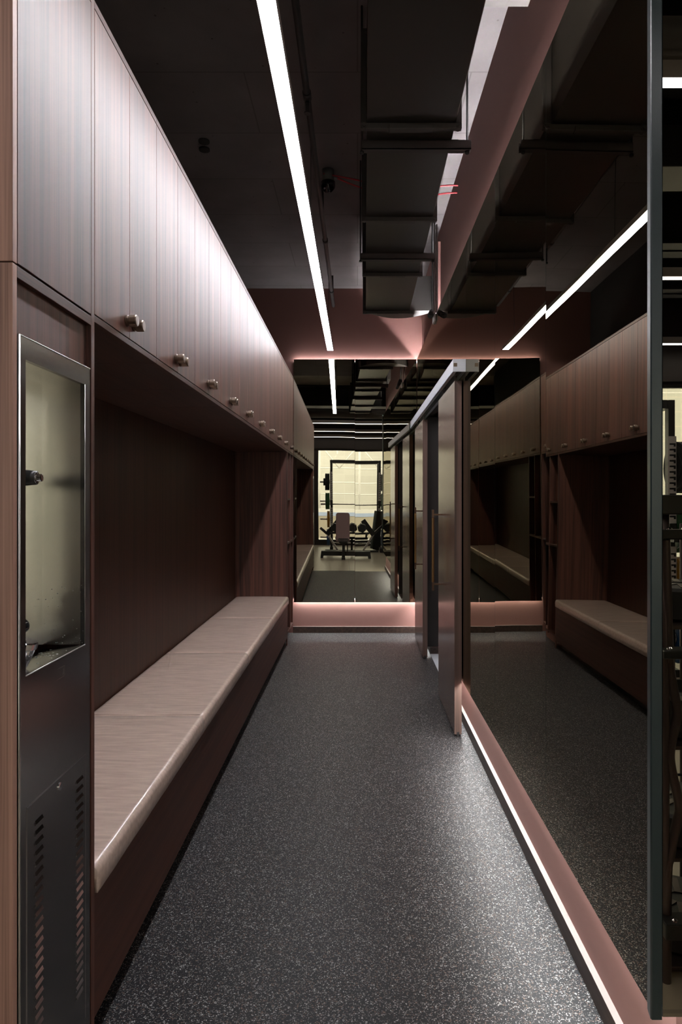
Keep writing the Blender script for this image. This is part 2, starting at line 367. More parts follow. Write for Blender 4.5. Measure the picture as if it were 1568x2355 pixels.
def obj(name, bm, mats, parent=None, bevel=0, segs=2, smooth=False):
    bmesh.ops.recalc_face_normals(bm, faces=bm.faces)
    me = bpy.data.meshes.new(name); bm.to_mesh(me); bm.free()
    for m in (mats if isinstance(mats, (list, tuple)) else [mats]): me.materials.append(M[m] if isinstance(m, str) else m)
    o = bpy.data.objects.new(name, me); COL.objects.link(o)
    if parent:
        o.parent = parent
        o.matrix_parent_inverse = Matrix.Translation(-parent.location)
    if bevel:
        b = o.modifiers.new('bevel', 'BEVEL'); b.width = bevel; b.segments = segs; b.limit_method = 'ANGLE'; b.angle_limit = math.radians(40)
    if smooth:
        for f in me.polygons: f.use_smooth = True
    return o
def tag(o, label, cat=None, group=None, kind=None):
    if label: o['label'] = label
    if cat: o['category'] = cat
    if group: o['group'] = group
    if kind: o['kind'] = kind
    return o
def thing(name, loc, label, cat, group=None):
    o = bpy.data.objects.new(name, None); COL.objects.link(o); o.location = loc; o.empty_display_size = 0.1
    return tag(o, label, cat, group)
def struct(name, bm, mats, label, cat, parent=None, bevel=0):
    o = obj(name, bm, mats, parent, bevel)
    if not parent: tag(o, label, cat, kind='structure')
    return o
def dup(root, delta, label=None, group=None):
    r = root.copy(); COL.objects.link(r); r.location = Vector(root.location) + Vector(delta)
    if label: r['label'] = label
    if group: r['group'] = group
    def rec(a, b):
        for ch in a.children:
            c = ch.copy(); COL.objects.link(c); c.parent = b; c.matrix_parent_inverse = ch.matrix_parent_inverse.copy(); rec(ch, c)
    rec(root, r)
    return r
ORD = ['first', 'second', 'third', 'fourth', 'fifth', 'sixth', 'seventh', 'eighth', 'ninth', 'tenth', 'eleventh']

# ------------------------------------------------------------------ key dimensions
XC = -0.693      # face of lockers and fountain
XB = -1.21       # back of the bench alcove
XM = 0.64        # face of the right-hand mirror
XW = 0.70        # pink wall behind it
YM = 7.36        # face of the end mirror
YW = 7.42        # pink end wall
ZC = 3.74        # concrete ceiling
ZM0, ZM1 = 0.338, 2.958
YN = 1.80        # start of the bench alcove
YE = 6.76        # end of the bench alcove
YF = 1.466       # face of the gym-side mirror
YG = -3.9        # gym window wall
XG0, XG1 = -5.2, 5.2

# ------------------------------------------------------------------ structure
b = B(); bx(b, -1.4, XW, 1.84, YW + 0.1, -0.1, 0)
struct('floor', b, 'floor', 'dark speckled rubber floor running the length of the corridor', 'floor')
b = B(); bx(b, XG0, XG1, YG - 0.1, YF + 0.034, -0.1, 0); bx(b, -1.4, XW, YF + 0.034, 1.84, -0.1, 0)  # second box carries the painted glare on into the start of the corridor
struct('floor_gym', b, 'gym_floor_glare', 'gym tile floor seen in the end mirror, window glare painted in as pale tan', 'floor')
b = B(); bx(b, XW - 0.02, 2.3, 5.02, 6.75, -0.1, 0.004)
struct('floor_annex', b, 'tile', 'pale tiled floor seen through the gap between the sliding doors', 'floor')
b = B(); bx(b, XB - 0.2, XW + 0.12, YF, YW + 0.2, ZC, ZC + 0.15)
struct('ceiling', b, 'concrete', 'raw concrete ceiling slab above the lamp and duct', 'ceiling')
b = B(); bx(b, XG0 - 0.1, XG1 + 0.1, YG - 0.2, YF, ZC, ZC + 0.15); bx(b, XW + 0.12, 2.5, YF, YW + 0.2, ZC, ZC + 0.15)
struct('ceiling_gym', b, 'concrete_gym_lit', 'concrete ceiling over the gym seen in the corner mirror, window light painted into its colour', 'ceiling')
b = B(); bx(b, XB - 0.15, XB - 0.01, 1.372, YW + 0.1, 0, ZC)
struct('wall_left', b, 'dark_paint', 'dark wall behind the walnut lockers', 'wall')
b = B(); bx(b, XB - 0.01, XW + 0.15, YW, YW + 0.12, 0, ZC)
struct('wall_back', b, 'pink', 'dusty pink end wall glowing above and below the end mirror', 'wall')
DY0, DY1, DZ = 5.05, 6.40, 2.22      # doorway in the right wall
b = B(); bx(b, XW, XW + 0.12, YF + 0.034, DY0, 0, ZC); bx(b, XW, XW + 0.12, DY1, YW, 0, ZC); bx(b, XW, XW + 0.12, DY0, DY1, DZ, ZC)
bx(b, XW + 0.12, XG1, YF + 0.034, YF + 0.154, 0, ZC)
struct('wall_right', b, 'pink', 'dusty pink right wall lit from behind the mirror edges', 'wall')
b = B(); bx(b, XM + 0.004, XW + 0.125, DY1 - 0.012, DY1, 0.07, DZ); bx(b, XM + 0.004, XW + 0.125, DY0, DY0 + 0.012, 0.07, DZ); bx(b, XM + 0.004, XW + 0.125, DY0, DY1, DZ, DZ + 0.012)
struct('trim_1', b, 'brown_dark', 'dark brown lining of the doorway between the sliding doors', 'doorway')
b = B(); bx(b, 2.3, 2.4, 4.95, 6.8, 0, 2.6); bx(b, XW + 0.12, 2.4, 6.72, 6.82, 0, 2.6); bx(b, XW + 0.12, 2.4, 4.9, 5.0, 0, 2.6); bx(b, XW + 0.12, 2.4, 4.9, 6.82, 2.6, 2.66)
struct('wall_annex', b, 'white_wall', 'pale walls of the room behind the sliding doors', 'wall')
# gym shell
b = B(); bx(b, XG0 - 0.1, XG0, YG, 1.372, 0, ZC); bx(b, XG0, XB - 0.01, 1.372, 1.5, 0, ZC)
struct('wall_gym_left', b, 'pink', 'pink gym wall beside the start of the lockers', 'wall')
b = B(); bx(b, XG1, XG1 + 0.1, YG, YF + 0.1, 0, ZC)
struct('wall_gym_right', b, 'white_wall', 'pale far side wall of the gym', 'wall')
b = B()
bx(b, XG0, XG1, YG - 0.1, YG, 2.6, ZC); bx(b, XG0, -4.9, YG - 0.1, YG, 0, 2.6); bx(b, -1.0, -0.80, YG - 0.1, YG, 0, 2.6); bx(b, -4.9, -1.0, YG - 0.1, YG, 0, 1.0); bx(b, 1.06, 1.30, YG - 0.1, YG + 0.06, 0, 2.6)
bx(b, 4.7, XG1, YG - 0.1, YG, 0, 2.6); bx(b, -0.80, 1.06, YG - 0.1, YG, 0, 0.12); bx(b, 1.30, 4.7, YG - 0.1, YG, 0, 0.12)
struct('wall_front', b, 'brown_dark', 'dark brown wall around the gym windows', 'wall')
for i, (x0, x1, zs, lab) in enumerate(((-0.80, 1.06, 0.12, 'tall bright gym window on the left of the dark column'), (1.30, 4.70, 0.12, 'wide bright gym window on the right of the dark column'), (-4.9, -1.0, 1.0, 'high silled bright gym window left of the lockers'))):
    b = B(); t = 0.03
    for (a0, a1, c0, c1) in ((x0, x1, zs, zs + t), (x0, x1, 2.6 - t, 2.6), (x0, x0 + t, zs, 2.6), (x1 - t, x1, zs, 2.6)): bx(b, a0, a1, YG - 0.07, YG - 0.02, c0, c1)
    w = struct('window_%d' % (i + 1), b, 'black', lab, 'window')
    b = B(); bx(b, x0 + t, x1 - t, YG - 0.05, YG - 0.044, zs + t, 2.6 - t); obj('pane', b, 'glass', w)

# baseboards: dark walnut with a pale lit top ledge
def board(name, label, boxes):
    o = struct(name, boxes[0], 'wood_skirt', label, 'baseboard', bevel=0.001)
    obj('top_ledge', boxes[1], 'pale_ledge', o)
b1, b2 = B(), B()
for y0, y1 in ((YF + 0.012, DY0), (DY1 - 0.02, YW - 0.02)): bx(b1, XW - 0.02, XW, y0, y1, 0, 0.066); bx(b2, XW - 0.02, XW, y0, y1, 0.066, 0.0685)
bx(b1, XW, XW + 0.125, DY1 - 0.02, DY1 - 0.013, 0, 0.066)
board('baseboard_right', 'low walnut baseboard under the right-hand mirror with a pale lit ledge', (b1, b2))
b1, b2 = B(), B(); bx(b1, -0.70, XW, YW - 0.02, YW, 0, 0.066); bx(b2, -0.70, XW, YW - 0.02, YW, 0.066, 0.0685)
board('baseboard_back', 'low walnut baseboard under the end mirror', (b1, b2))
b1, b2 = B(), B(); bx(b1, XW, 4.9, YF + 0.012, YF + 0.034, 0, 0.066); bx(b2, XW, 4.9, YF + 0.012, YF + 0.034, 0.066, 0.0685)
board('baseboard_front', 'low walnut baseboard under the gym-side mirror', (b1, b2))

# ------------------------------------------------------------------ mirrors
def mirror_panel(label, box, front, tilt, amp=0.0022):
    b = B(); bx(b, *box, mi=1, front=(front, 0))
    m = mirror('bronze_mirror_%d' % len(bpy.data.materials), TINT, tilt, amp)
    o = obj('mirror_panel', b, [m, 'mirror_edge'])
    tag(o, label, 'mirror', None); return o
g = 0.0012
RP = [(1.494, 2.32, (0, 0, 0.010), 'nearest tall bronze mirror pane on the right wall, beside the steel corner post'),
      (2.32, 3.18, (0, 0, -0.006), 'second tall bronze mirror pane from the steel corner post'),
      (3.18, 4.035, (0, 0, 0.0), 'third tall bronze mirror pane, ending where the sliding door track starts')]
for y0, y1, t, lab in RP: mirror_panel(lab, (XM, XM + 0.006, y0 + g, y1 - g, ZM0, ZM1), '-x', t)
mirror_panel('tall bronze mirror pane behind the nearer sliding door', (XM, XM + 0.006, 4.035 + g, DY0, ZM0, ZM1), '-x', (0, 0, 0.0005))
mirror_panel('short bronze mirror pane above the track, over the near half of the doorway', (XM, XM + 0.006, DY0 + g, 5.745 - g, 2.24, ZM1), '-x', (0, 0, -0.0005))
mirror_panel('short bronze mirror pane above the track, over the far half of the doorway', (XM, XM + 0.006, 5.745 + g, DY1 - g, 2.24, ZM1), '-x', (0, 0, 0.0004))
mirror_panel('tall bronze mirror pane behind the farther sliding door', (XM, XM + 0.006, DY1, YM - 0.002, ZM0, ZM1), '-x', (0, 0, -0.0004))
TB = (0.0131, 0, -0.0089)
mirror_panel('left sliver of the end mirror beside the last locker', (XC + 0.002, -0.688, YM, YM + 0.006, ZM0, ZM1), '-y', TB)
mirror_panel('left half of the end mirror, reflecting the lamp and weight bench', (-0.686, -0.0295, YM, YM + 0.006, ZM0, ZM1), '-y', TB, 0.001)
mirror_panel('right half of the end mirror, reflecting the ceiling duct', (-0.0265, XM - 0.004, YM, YM + 0.006, ZM0, ZM1), '-y', (0.0128, 0, -0.0080), 0.001)
for i, lab in enumerate(('gym-side mirror pane next to the steel corner post', 'second gym-side mirror pane from the steel corner post', 'third gym-side mirror pane from the steel corner post', 'fourth gym-side mirror pane, farthest from the corner post')):
    x0 = 0.654 + 1.05 * i
    mirror_panel(lab, (x0 + g, x0 + 1.05 - g, YF, YF + 0.006, ZM0, ZM1), '-y', (0, 0, 0), 0.0006)
b = B(); poly_prism(b, [(0.6305, 1.462), (0.6525, 1.462), (0.6525, 1.466), (0.642, 1.495), (0.634, 1.495), (0.6285, 1.466)], 'z', ZM0 - 0.004, 3.0)
struct('trim_2', b, 'teal_steel', 'dark teal painted steel corner post at the near end of the right mirror', 'corner post', bevel=0.0012)

# LED strips hidden behind the mirror edges
def led(label, box, face, up, tape):
    x0, x1, y0, y1, z0, z1 = box
    t = thing('led_strip', ((x0 + x1) / 2, (y0 + y1) / 2, z0), label, 'light strip')
    b = B(); bx(b, *box); obj('channel', b, 'alu', t)
    b = B(); e = 0.0015
    if up: bx(b, x0 + 0.002, x1 - 0.002, y0 + 0.002, y1 - 0.002, z1, z1 + e)
    else: bx(b, x0 + 0.002, x1 - 0.002, y0 + 0.002, y1 - 0.002, z0 - e, z0)
    obj('led_tape', b, tape, t)
XL0, XL1 = XW - 0.032, XW
led('white LED strip behind the bottom edge of the right mirror', (XL0, XL1, YF + 0.05, DY0 - 0.01, 0.372, 0.386), 0, False, 'led')
led('white LED strip behind the mirror bottom beyond the doorway', (XL0, XL1, DY1 + 0.01, YW - 0.04, 0.372, 0.386), 0, False, 'led')
led('white LED strip behind the top edge of the right mirror', (XW - 0.013, XL1, YF + 0.05, YW - 0.04, 2.886, 2.900), 0, True, 'led_top')
led('white LED strip behind the bottom edge of the end mirror', (-0.685, XW - 0.04, YW - 0.032, YW, 0.372, 0.386), 0, False, 'led')
led('white LED strip behind the top edge of the end mirror', (-0.685, XW - 0.04, YW - 0.026, YW - 0.006, 2.926, 2.940), 0, True, 'led_end')
led('white LED strip behind the bottom edge of the gym-side mirror', (XW + 0.01, 4.8, YF + 0.016, YF + 0.034, 0.372, 0.386), 0, False, 'led')

# ------------------------------------------------------------------ joinery on the left
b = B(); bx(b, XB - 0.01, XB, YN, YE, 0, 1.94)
tag(obj('wall_panel', b, 'wood_alcove_shade'), 'walnut panel lining the back of the bench alcove, shade painted into its colour', 'wall panel')

# overhead lockers: ten units of two doors
ZB, ZD0, ZD1, ZT = 1.918, 1.938, 2.742, 2.765
PW = (7.345 - YN) / 10
def locker_unit():
    y0 = YN
    t = thing('overhead_locker', (XC - 0.25, y0, ZB), 'overhead walnut locker with two bronze knobs, first from the drinking fountain', 'locker', 'overhead lockers above the bench')
    b = B(); X0, X1 = XB + 0.002, XC - 0.020
    bx(b, X0, XC - 0.001, y0 + 0.0005, y0 + PW - 0.0005, ZB, ZB + 0.018); bx(b, X0, XC, y0 + 0.0005, y0 + PW - 0.0005, ZD1 + 0.003, ZT)
    for yy in (y0 + 0.0005, y0 + PW - 0.0165): bx(b, X0, X1, yy, yy + 0.016, ZB + 0.018, ZD1)
    bx(b, X0, X0 + 0.008, y0 + 0.016, y0 + PW - 0.016, ZB + 0.018, ZD1)
    obj('carcass', b, 'wood_h', t, 0.0008)
    for k in range(2):
        a = y0 + k * PW / 2
        b = B(); bx(b, XC - 0.019, XC, a + 0.0012, a + PW / 2 - 0.0012, ZD0, ZD1); d = obj('door', b, 'wood', t, 0.0008)
        yk = y0 + PW / 2 + (-0.031 if k == 0 else 0.031); zk = 1.985
        b = B(); lathe(b, (XC, yk, zk), (1, 0, 0), [(0, 0.0165), (0.003, 0.0172), (0.006, 0.0172), (0.007, 0.0135), (0.010, 0.0135), (0.011, 0.0168), (0.0125, 0.018), (0.031, 0.018), (0.034, 0.0158), (0.0342, 0.0)])
        obj('knob', b, 'bronze', d, 0.0004, 1)
    return t
lk = locker_unit()
for o in lk.children_recursive:
    if o.name.startswith('knob'): o.modifiers.clear()
for i in range(1, 10):
    lab = 'overhead walnut locker with two bronze knobs, %s from the drinking fountain' % ORD[i] if i < 9 else 'last overhead walnut locker with two bronze knobs, touching the end mirror'
    dup(lk, (0, PW * i, 0), lab)

# tall cabinet around the fountain
Y0 = 1.372
t = thing('fountain_cabinet', (XC - 0.25, Y0, 0), 'tall walnut cabinet housing the steel drinking fountain', 'cabinet')
b = B(); bx(b, XB + 0.002, XC, Y0, Y0 + 0.018, 0, 1.926); obj('lower_end_panel', b, 'wood_gym_lit', t, 0.0008)
b = B(); bx(b, XB + 0.002, XC, Y0, Y0 + 0.018, 1.929, ZT); obj('upper_end_panel', b, 'wood_gym_lit', t, 0.0008)
b = B(); bx(b, XC - 0.5, XC, 1.778, 1.799, 0, ZT); obj('divider', b, 'wood', t, 0.0008)
b = B(); bx(b, XC - 0.019, XC, Y0 + 0.020, 1.7765, 1.931, ZD1); obj('upper_door', b, 'wood', t, 0.0008)
b = B(); bx(b, XC - 0.4, XC, Y0 + 0.018, 1.778, 1.902, 1.926); obj('header', b, 'wood_h', t, 0.0008)
b = B(); bx(b, XC - 0.4, XC, Y0 + 0.018, 1.778, ZD1 + 0.003, ZT); obj('top_panel', b, 'wood_h', t, 0.0008)
b = B(); bx(b, XC - 0.024, XC - 0.0125, Y0 + 0.018, 1.778, 1.7450, 1.902); obj('back_board', b, 'wood', t)

# drinking fountain
FX = XC - 0.001; y0, y1 = 1.399, 1.7705; z1 = 1.788; n0, n1, nz0, nz1 = 1.428, 1.738, 1.080, 1.742
t = thing('drinking_fountain', (FX - 0.06, (y0 + y1) / 2, 0), 'brushed steel drinking fountain with lit niche and louvred access panel', 'drinking fountain')
b = B(); xb = FX - 0.0115
bx(b, xb, FX, y0, n0, 0.02, z1); bx(b, xb, FX, n1, y1, 0.02, z1); bx(b, xb, FX, n0, n1, nz1, z1); bx(b, xb, FX, n0, n1, 0.02, nz0)
bmesh.ops.remove_doubles(b, verts=b.verts, dist=1e-5)
obj('front_plate', b, 'stainless', t)
b = B(); e = 0.0012                                                       # bright rolled edges
cyl(b, (FX, y0, 0.02), (FX, y0, z1), 0.0032, seg=16); cyl(b, (FX, y0, z1), (FX, y1, z1), 0.0017, seg=12); cyl(b, (FX, n0, nz0), (FX, n1, nz0), 0.0015, seg=12)
cyl(b, (FX, n1, nz0), (FX, n1, nz1), 0.0010, seg=12)
obj('rolled_edge', b, 'edge_steel', t)
b = B(); nd = XC - 0.11
bx(b, nd - 0.002, nd, n0, n1, nz0, nz1); bx(b, nd, xb, n0 - 0.002, n0, nz0, nz1); bx(b, nd, xb, n1, n1 + 0.002, nz0, nz1); bx(b, nd, xb, n0, n1, nz1, nz1 + 0.002)
obj('niche', b, 'stainless_in', t)
b = B(); poly_prism(b, [(nd, nz0 - 0.012), (FX - 0.012, nz0 - 0.001), (FX - 0.012, nz0 - 0.016), (nd, nz0 - 0.02)], 'y', n0, n1); obj('drip_tray', b, 'stainless', t)
rd = random.Random(5); b = B()
for k in range(46):
    u = rd.random(); x = nd + 0.006 + rd.random() * 0.098; z = nz0 + 0.004 + 0.15 * u * u; r = 0.0006 + 0.0009 * rd.random()
    bmesh.ops.create_uvsphere(b, u_segments=8, v_segments=6, radius=r, matrix=Matrix.Translation((x, n1 - 0.0003, z)))
for k in range(34):
    x = nd + 0.01 + rd.random() * 0.08; y = n0 + 0.03 + rd.random() * 0.27; r = 0.0010 + 0.0016 * rd.random(); zt_ = nz0 - 0.012 + (x - nd) / 0.098 * 0.011
    bmesh.ops.create_uvsphere(b, u_segments=8, v_segments=6, radius=r, matrix=Matrix.Translation((x, y, zt_)) @ Matrix.Diagonal((1.5, 1.5, 0.5, 1)))
obj('water_drops', b, 'drops', t, 0, 1, True)['kind'] = 'stuff'
b = B(); lathe(b, (nd, 1.53, 1.498), (1, 0, 0), [(0, 0.022), (0.03, 0.021), (0.075, 0.0165), (0.084, 0.0155)])
s = obj('bottle_filler', b, 'black', t, 0, 1, True)
b = B(); lathe(b, (nd + 0.084, 1.53, 1.498), (1, 0, 0), [(0, 0.013), (0.002, 0.0125), (0.003, 0.009), (0.012, 0.0085), (0.0125, 0.006), (0.0126, 0)]); obj('nozzle', b, 'chrome', s, 0, 1, False)
b = B(); lathe(b, (-0.741, 1.5, 1.078), (0.19, 0, 1), [(0, 0.010), (0.006, 0.014), (0.045, 0.0235), (0.047, 0.0262), (0.060, 0.0275), (0.0625, 0.0245), (0.063, 0)])
s = obj('bubbler', b, 'chrome', t, 0, 1, False)
b = B(); bmesh.ops.create_uvsphere(b, u_segments=20, v_segments=12, radius=0.017, matrix=Matrix.Translation((-0.752, 1.528, 1.166))); obj('bubbler_cap', b, 'glass_dark', s, 0, 1, True)
b = B(); cyl(b, (-0.752, 1.528, 1.075), (-0.752, 1.528, 1.155), 0.008); obj('bubbler_stem', b, 'chrome', s)
ap = [(1.4325, 0.10), (1.725, 0.10), (1.7405, 0.128), (1.7405, 0.8015), (1.4325, 0.8015)]
b = B(); poly_prism(b, ap, 'x', FX, FX + 0.0009)
for (ya, yb, zt, nn) in ((1.466, 1.504, 0.752, 25), (1.680, 1.722, 0.750, 25)):
    for k in range(nn):
        z = zt - k * 0.0222
        bx(b, FX + 0.0009, FX + 0.0012, ya, yb, z - 0.0052, z + 0.0042, 1)
        poly_prism(b, [(FX + 0.0009, z + 0.006), (FX + 0.0009, z - 0.001), (FX + 0.0042, z - 0.0015)], 'y', ya + 0.002, yb - 0.002, 0)
acc = obj('access_panel', b, ['stainless', 'black'], t)
b = B(); e = 0.0008
bx(b, FX, FX + 0.0016, 1.4325, 1.7405, 0.8015 - e, 0.8015 + e); bx(b, FX, FX + 0.0012, 1.7405 - e / 2, 1.7405 + e / 2, 0.128, 0.8); bx(b, FX, FX + 0.0012, 1.4325 - e / 2, 1.4325 + e / 2, 0.1, 0.8)
obj('panel_edge', b, 'chrome', acc)
b = B(); lathe(b, (FX + 0.0009, 1.589, 0.782), (1, 0, 0), [(0, 0.0095), (0.0025, 0.0092), (0.003, 0.006), (0.0031, 0)]); lk_ = obj('lock', b, 'chrome', acc)
b = B(); bx(b, FX + 0.0038, FX + 0.0042, 1.5885, 1.5895, 0.779, 0.785); obj('keyhole', b, 'black', lk_)
b = B(); yq, zq = 1.597, 1.0445
for (a0, a1, c0, c1) in ((-0.021, 0.021, 0.0115, 0.0125), (-0.021, 0.021, -0.0125, -0.0115), (0.020, 0.021, -0.0125, 0.0125)): bx(b, FX, FX + 0.0006, yq + a0, yq + a1, zq + c0, zq + c1)
bx(b, FX, FX + 0.0006, yq + 0.013, yq + 0.0145, zq - 0.006, zq + 0.006); bx(b, FX, FX + 0.0006, yq + 0.010, yq + 0.0145, zq - 0.0065, zq - 0.005)
for dy in (-0.010, -0.004): bx(b, FX, FX + 0.0005, yq + dy, yq + dy + 0.002, zq - 0.004, zq - 0.002); bx(b, FX, FX + 0.0005, yq + dy, yq + dy + 0.002, zq + 0.002, zq + 0.004)
obj('maker_plate', b, 'stainless_in', t)

# bench with four cushions
t = thing('bench', ((XB + XC) / 2, (YN + YE) / 2, 0), 'long built-in walnut bench under the overhead lockers', 'bench')
b = B(); bx(b, XC - 0.021, XC - 0.002, YN, YE, 0.078, 0.425); obj('front_panel', b, 'wood_h', t, 0.0008)
b = B(); bx(b, XB, XC - 0.021, YN, YE, 0.405, 0.425); obj('seat_board', b, 'wood_h', t)
b = B(); bx(b, XC - 0.09, XC - 0.072, YN, YE, 0, 0.405); obj('toe_kick', b, 'black', t)
CL = (YE - YN) / 4
def cushion():
    t = thing('bench_cushion', ((XB + XC) / 2, YN + CL / 2, 0.425), 'taupe leather bench cushion nearest the drinking fountain', 'cushion', 'leather cushions along the walnut bench')
    z0, z1, xf, xk = 0.4215, 0.487, XC + 0.012, XB + 0.004
    prof = [(xk, 0.4255), (xk, z1 - 0.016), (xk + 0.008, z1 - 0.005), (xk + 0.025, z1)]
    for k in range(1, 6): prof.append((xk + 0.025 + (xf - 0.028 - xk - 0.025) * k / 6, z1 + 0.0025 * math.sin(math.pi * k / 6)))
    for k in range(7):
        a = math.pi / 2 * (1 - k / 6); prof.append((xf - 0.022 + 0.022 * math.cos(a), z1 - 0.022 + 0.022 * math.sin(a)))
    prof += [(xf + 0.0015, z1 - 0.042), (xf, z0 - 0.004), (xf - 0.004, z0 - 0.010), (XC + 0.0, z0 - 0.010), (XC - 0.0, 0.4255)]
    bm = B(); rings = []
    ys = [0, 0.001, 0.004, 0.012] + [0.012 + (CL - 0.024) * k / 24 for k in range(1, 24)] + [CL - 0.012, CL - 0.004, CL - 0.001, CL]
    for q, y in enumerate(ys):
        e = min(y, CL - y); dip = -0.0045 * max(0, 1 - e / 0.012) ** 2
        rs = []
        for j, (x, z) in enumerate(prof):
            wob = 0.0007 * math.sin(y * 23 + 0.3 * j) + 0.0004 * math.sin(y * 61 + 0.5 * j)
            front = 4 <= j <= 17
            k = (1 if z > 0.43 else 0.3)
            rs.append(bm.verts.new((x + (wob + dip if front and x > XC - 0.05 else 0), YN + 0.0005 + y * (CL - 0.001) / CL, z + (dip + wob * 0.6 if z > 0.46 else 0))))
        rings.append(rs)
    n = len(prof)
    for a, c in zip(rings, rings[1:]):
        for j in range(n):
            bm.faces.new((a[j], a[(j + 1) % n], c[(j + 1) % n], c[j]))
    bm.faces.new(rings[0][::-1]); bm.faces.new(rings[-1])
    obj('cover', bm, 'leather', t, 0, 1, True)
    bm = B()
    for k in range(110): bx(bm, xk + 0.03 + k * 0.0043, xk + 0.03 + k * 0.0043 + 0.0026, YN + 0.0075, YN + 0.0083, z1 - 0.001, z1 + 0.0022)
    obj('stitching', bm, 'thread', t)
    return t
cu = cushion()
for i, lab in ((1, 'taupe leather bench cushion second from the drinking fountain'), (2, 'taupe leather bench cushion third from the drinking fountain'), (3, 'taupe leather bench cushion at the far end by the cubby shelves')): dup(cu, (0, CL * i, 0), lab)

# cubby shelves beyond the bench
t = thing('cubby_shelf', (XC - 0.25, 7.05, 0), 'tall narrow walnut cubby shelf between the bench end and the end mirror', 'shelf')
y2 = 7.345; ym = 7.06
for nm, a, c in (('end_panel', YE + 0.0005, YE + 0.02), ('divider', ym - 0.009, ym + 0.009), ('side_panel', y2 - 0.018, y2)):
    b = B(); bx(b, XB, XC - 0.001, a, c, 0.1, ZB - 0.0005); obj(nm, b, 'wood', t, 0.0008)
b = B(); bx(b, XB, XB + 0.012, YE + 0.02, y2 - 0.018, 0.1, ZB - 0.001); obj('back_panel', b, 'wood', t)
for (a, c, z) in ((YE + 0.02, ym - 0.009, 1.448), (YE + 0.02, ym - 0.009, 1.008), (ym + 0.009, y2 - 0.018, 1.008), (YE + 0.02, ym - 0.009, 0.12), (ym + 0.009, y2 - 0.018, 0.12)):
    b = B(); bx(b, XB + 0.012, XC - 0.003, a, c, z - 0.009, z + 0.009); obj('shelf', b, 'wood_h', t, 0.0008)
b = B(); bx(b, XC - 0.09, XC - 0.07, YE, y2, 0, 0.1); bx(b, XB, XC - 0.07, YE, YE + 0.02, 0, 0.1); bx(b, XC - 0.012, XC - 0.002, YE + 0.001, YE + 0.018, 0.0, 0.1)
obj('toe_kick', b, 'wood', t)

# ------------------------------------------------------------------ linear pendant lamp
LX, LZ = -0.287, 3.017
t = thing('linear_pendant_light', (LX, 4.2, LZ), 'long white linear lamp hanging above the corridor', 'lamp')
b = B(); bx(b, LX - 0.0315, LX + 0.0315, 1.35, 7.2, LZ + 0.004, LZ + 0.032); bx(b, LX - 0.0315, LX - 0.0292, 1.35, 7.2, LZ - 0.0005, LZ + 0.004); bx(b, LX + 0.0292, LX + 0.0315, 1.35, 7.2, LZ - 0.0005, LZ + 0.004); bx(b, LX - 0.0292, LX + 0.0292, 7.198, 7.2, LZ - 0.0005, LZ + 0.004); obj('housing', b, 'steel_white', t)
b = B(); bx(b, LX - 0.029, LX + 0.029, 1.352, 7.198, LZ, LZ + 0.004); obj('diffuser', b, 'lamp', t)
for y in (1.7, 4.2, 6.8):
    b = B(); cyl(b, (LX, y, LZ + 0.032), (LX, y, ZC), 0.0018, seg=8); obj('suspension_wire', b, 'black', t)

# ------------------------------------------------------------------ air duct, hangers, ceiling services
t = thing('air_duct', (0.26, 4, 3.11), 'square metal air duct running along the ceiling', 'duct')
zb, zt = 3.11, 3.5
def dx(y): return 0.030 + 0.0105 * (y - 2.0), 0.425 + 0.0085 * (y - 2.0)
cuts = [0.53, 1.02, 2.02, 3.02, 4.02, 5.01, 6.02]
for a, c in zip(cuts, cuts[1:]):
    b = B(); l0, r0 = dx(a); l1, r1 = dx(c)
    vs = [b.verts.new(p) for p in ((l0, a, zb), (r0, a, zb), (r1, c, zb), (l1, c, zb), (l0, a, zt), (r0, a, zt), (r1, c, zt), (l1, c, zt))]
    for q in ((0, 3, 2, 1), (4, 5, 6, 7), (0, 1, 5, 4), (1, 2, 6, 5), (2, 3, 7, 6), (3, 0, 4, 7)): b.faces.new([vs[i] for i in q])
    obj('duct_section', b, 'duct', t, 0.003)
for y in cuts[1:]:
    l, r = dx(y); b = B(); w = 0.012; e = 0.026
    bx(b, l - e, r + e, y - w, y + w, zb - e, zb - 0.0005); bx(b, l - e, r + e, y - w, y + w, zt + 0.0005, zt + e)
    bx(b, l - e, l - 0.0005, y - w, y + w, zb, zt); bx(b, r + 0.0005, r + e, y - w, y + w, zb, zt)
    bx(b, l + 0.1, r - 0.1, y - w * 1.6, y + w * 1.6, zb - e * 1.15, zb - e * 0.4)
    f = obj('flange', b, 'flange', t, 0.002)
    for x in (l - 0.012, r + 0.012):
        b = B(); lathe(b, (x, y - 0.024, zb - 0.014), (0, 1, 0), [(0, 0.008), (0.008, 0.008), (0.008, 0.0125), (0.04, 0.0125), (0.04, 0.008), (0.048, 0.008)], 12); obj('corner_bolt', b, 'flange', f)
b = B(); pts = [(0.07 + 0.6 * k / 16, 6.03 + 0.26 * math.sin(math.pi * k / 16) ** 0.7) for k in range(17)]
poly_prism(b, pts, 'z', 3.115, 3.42); obj('end_plenum', b, 'flange', t)
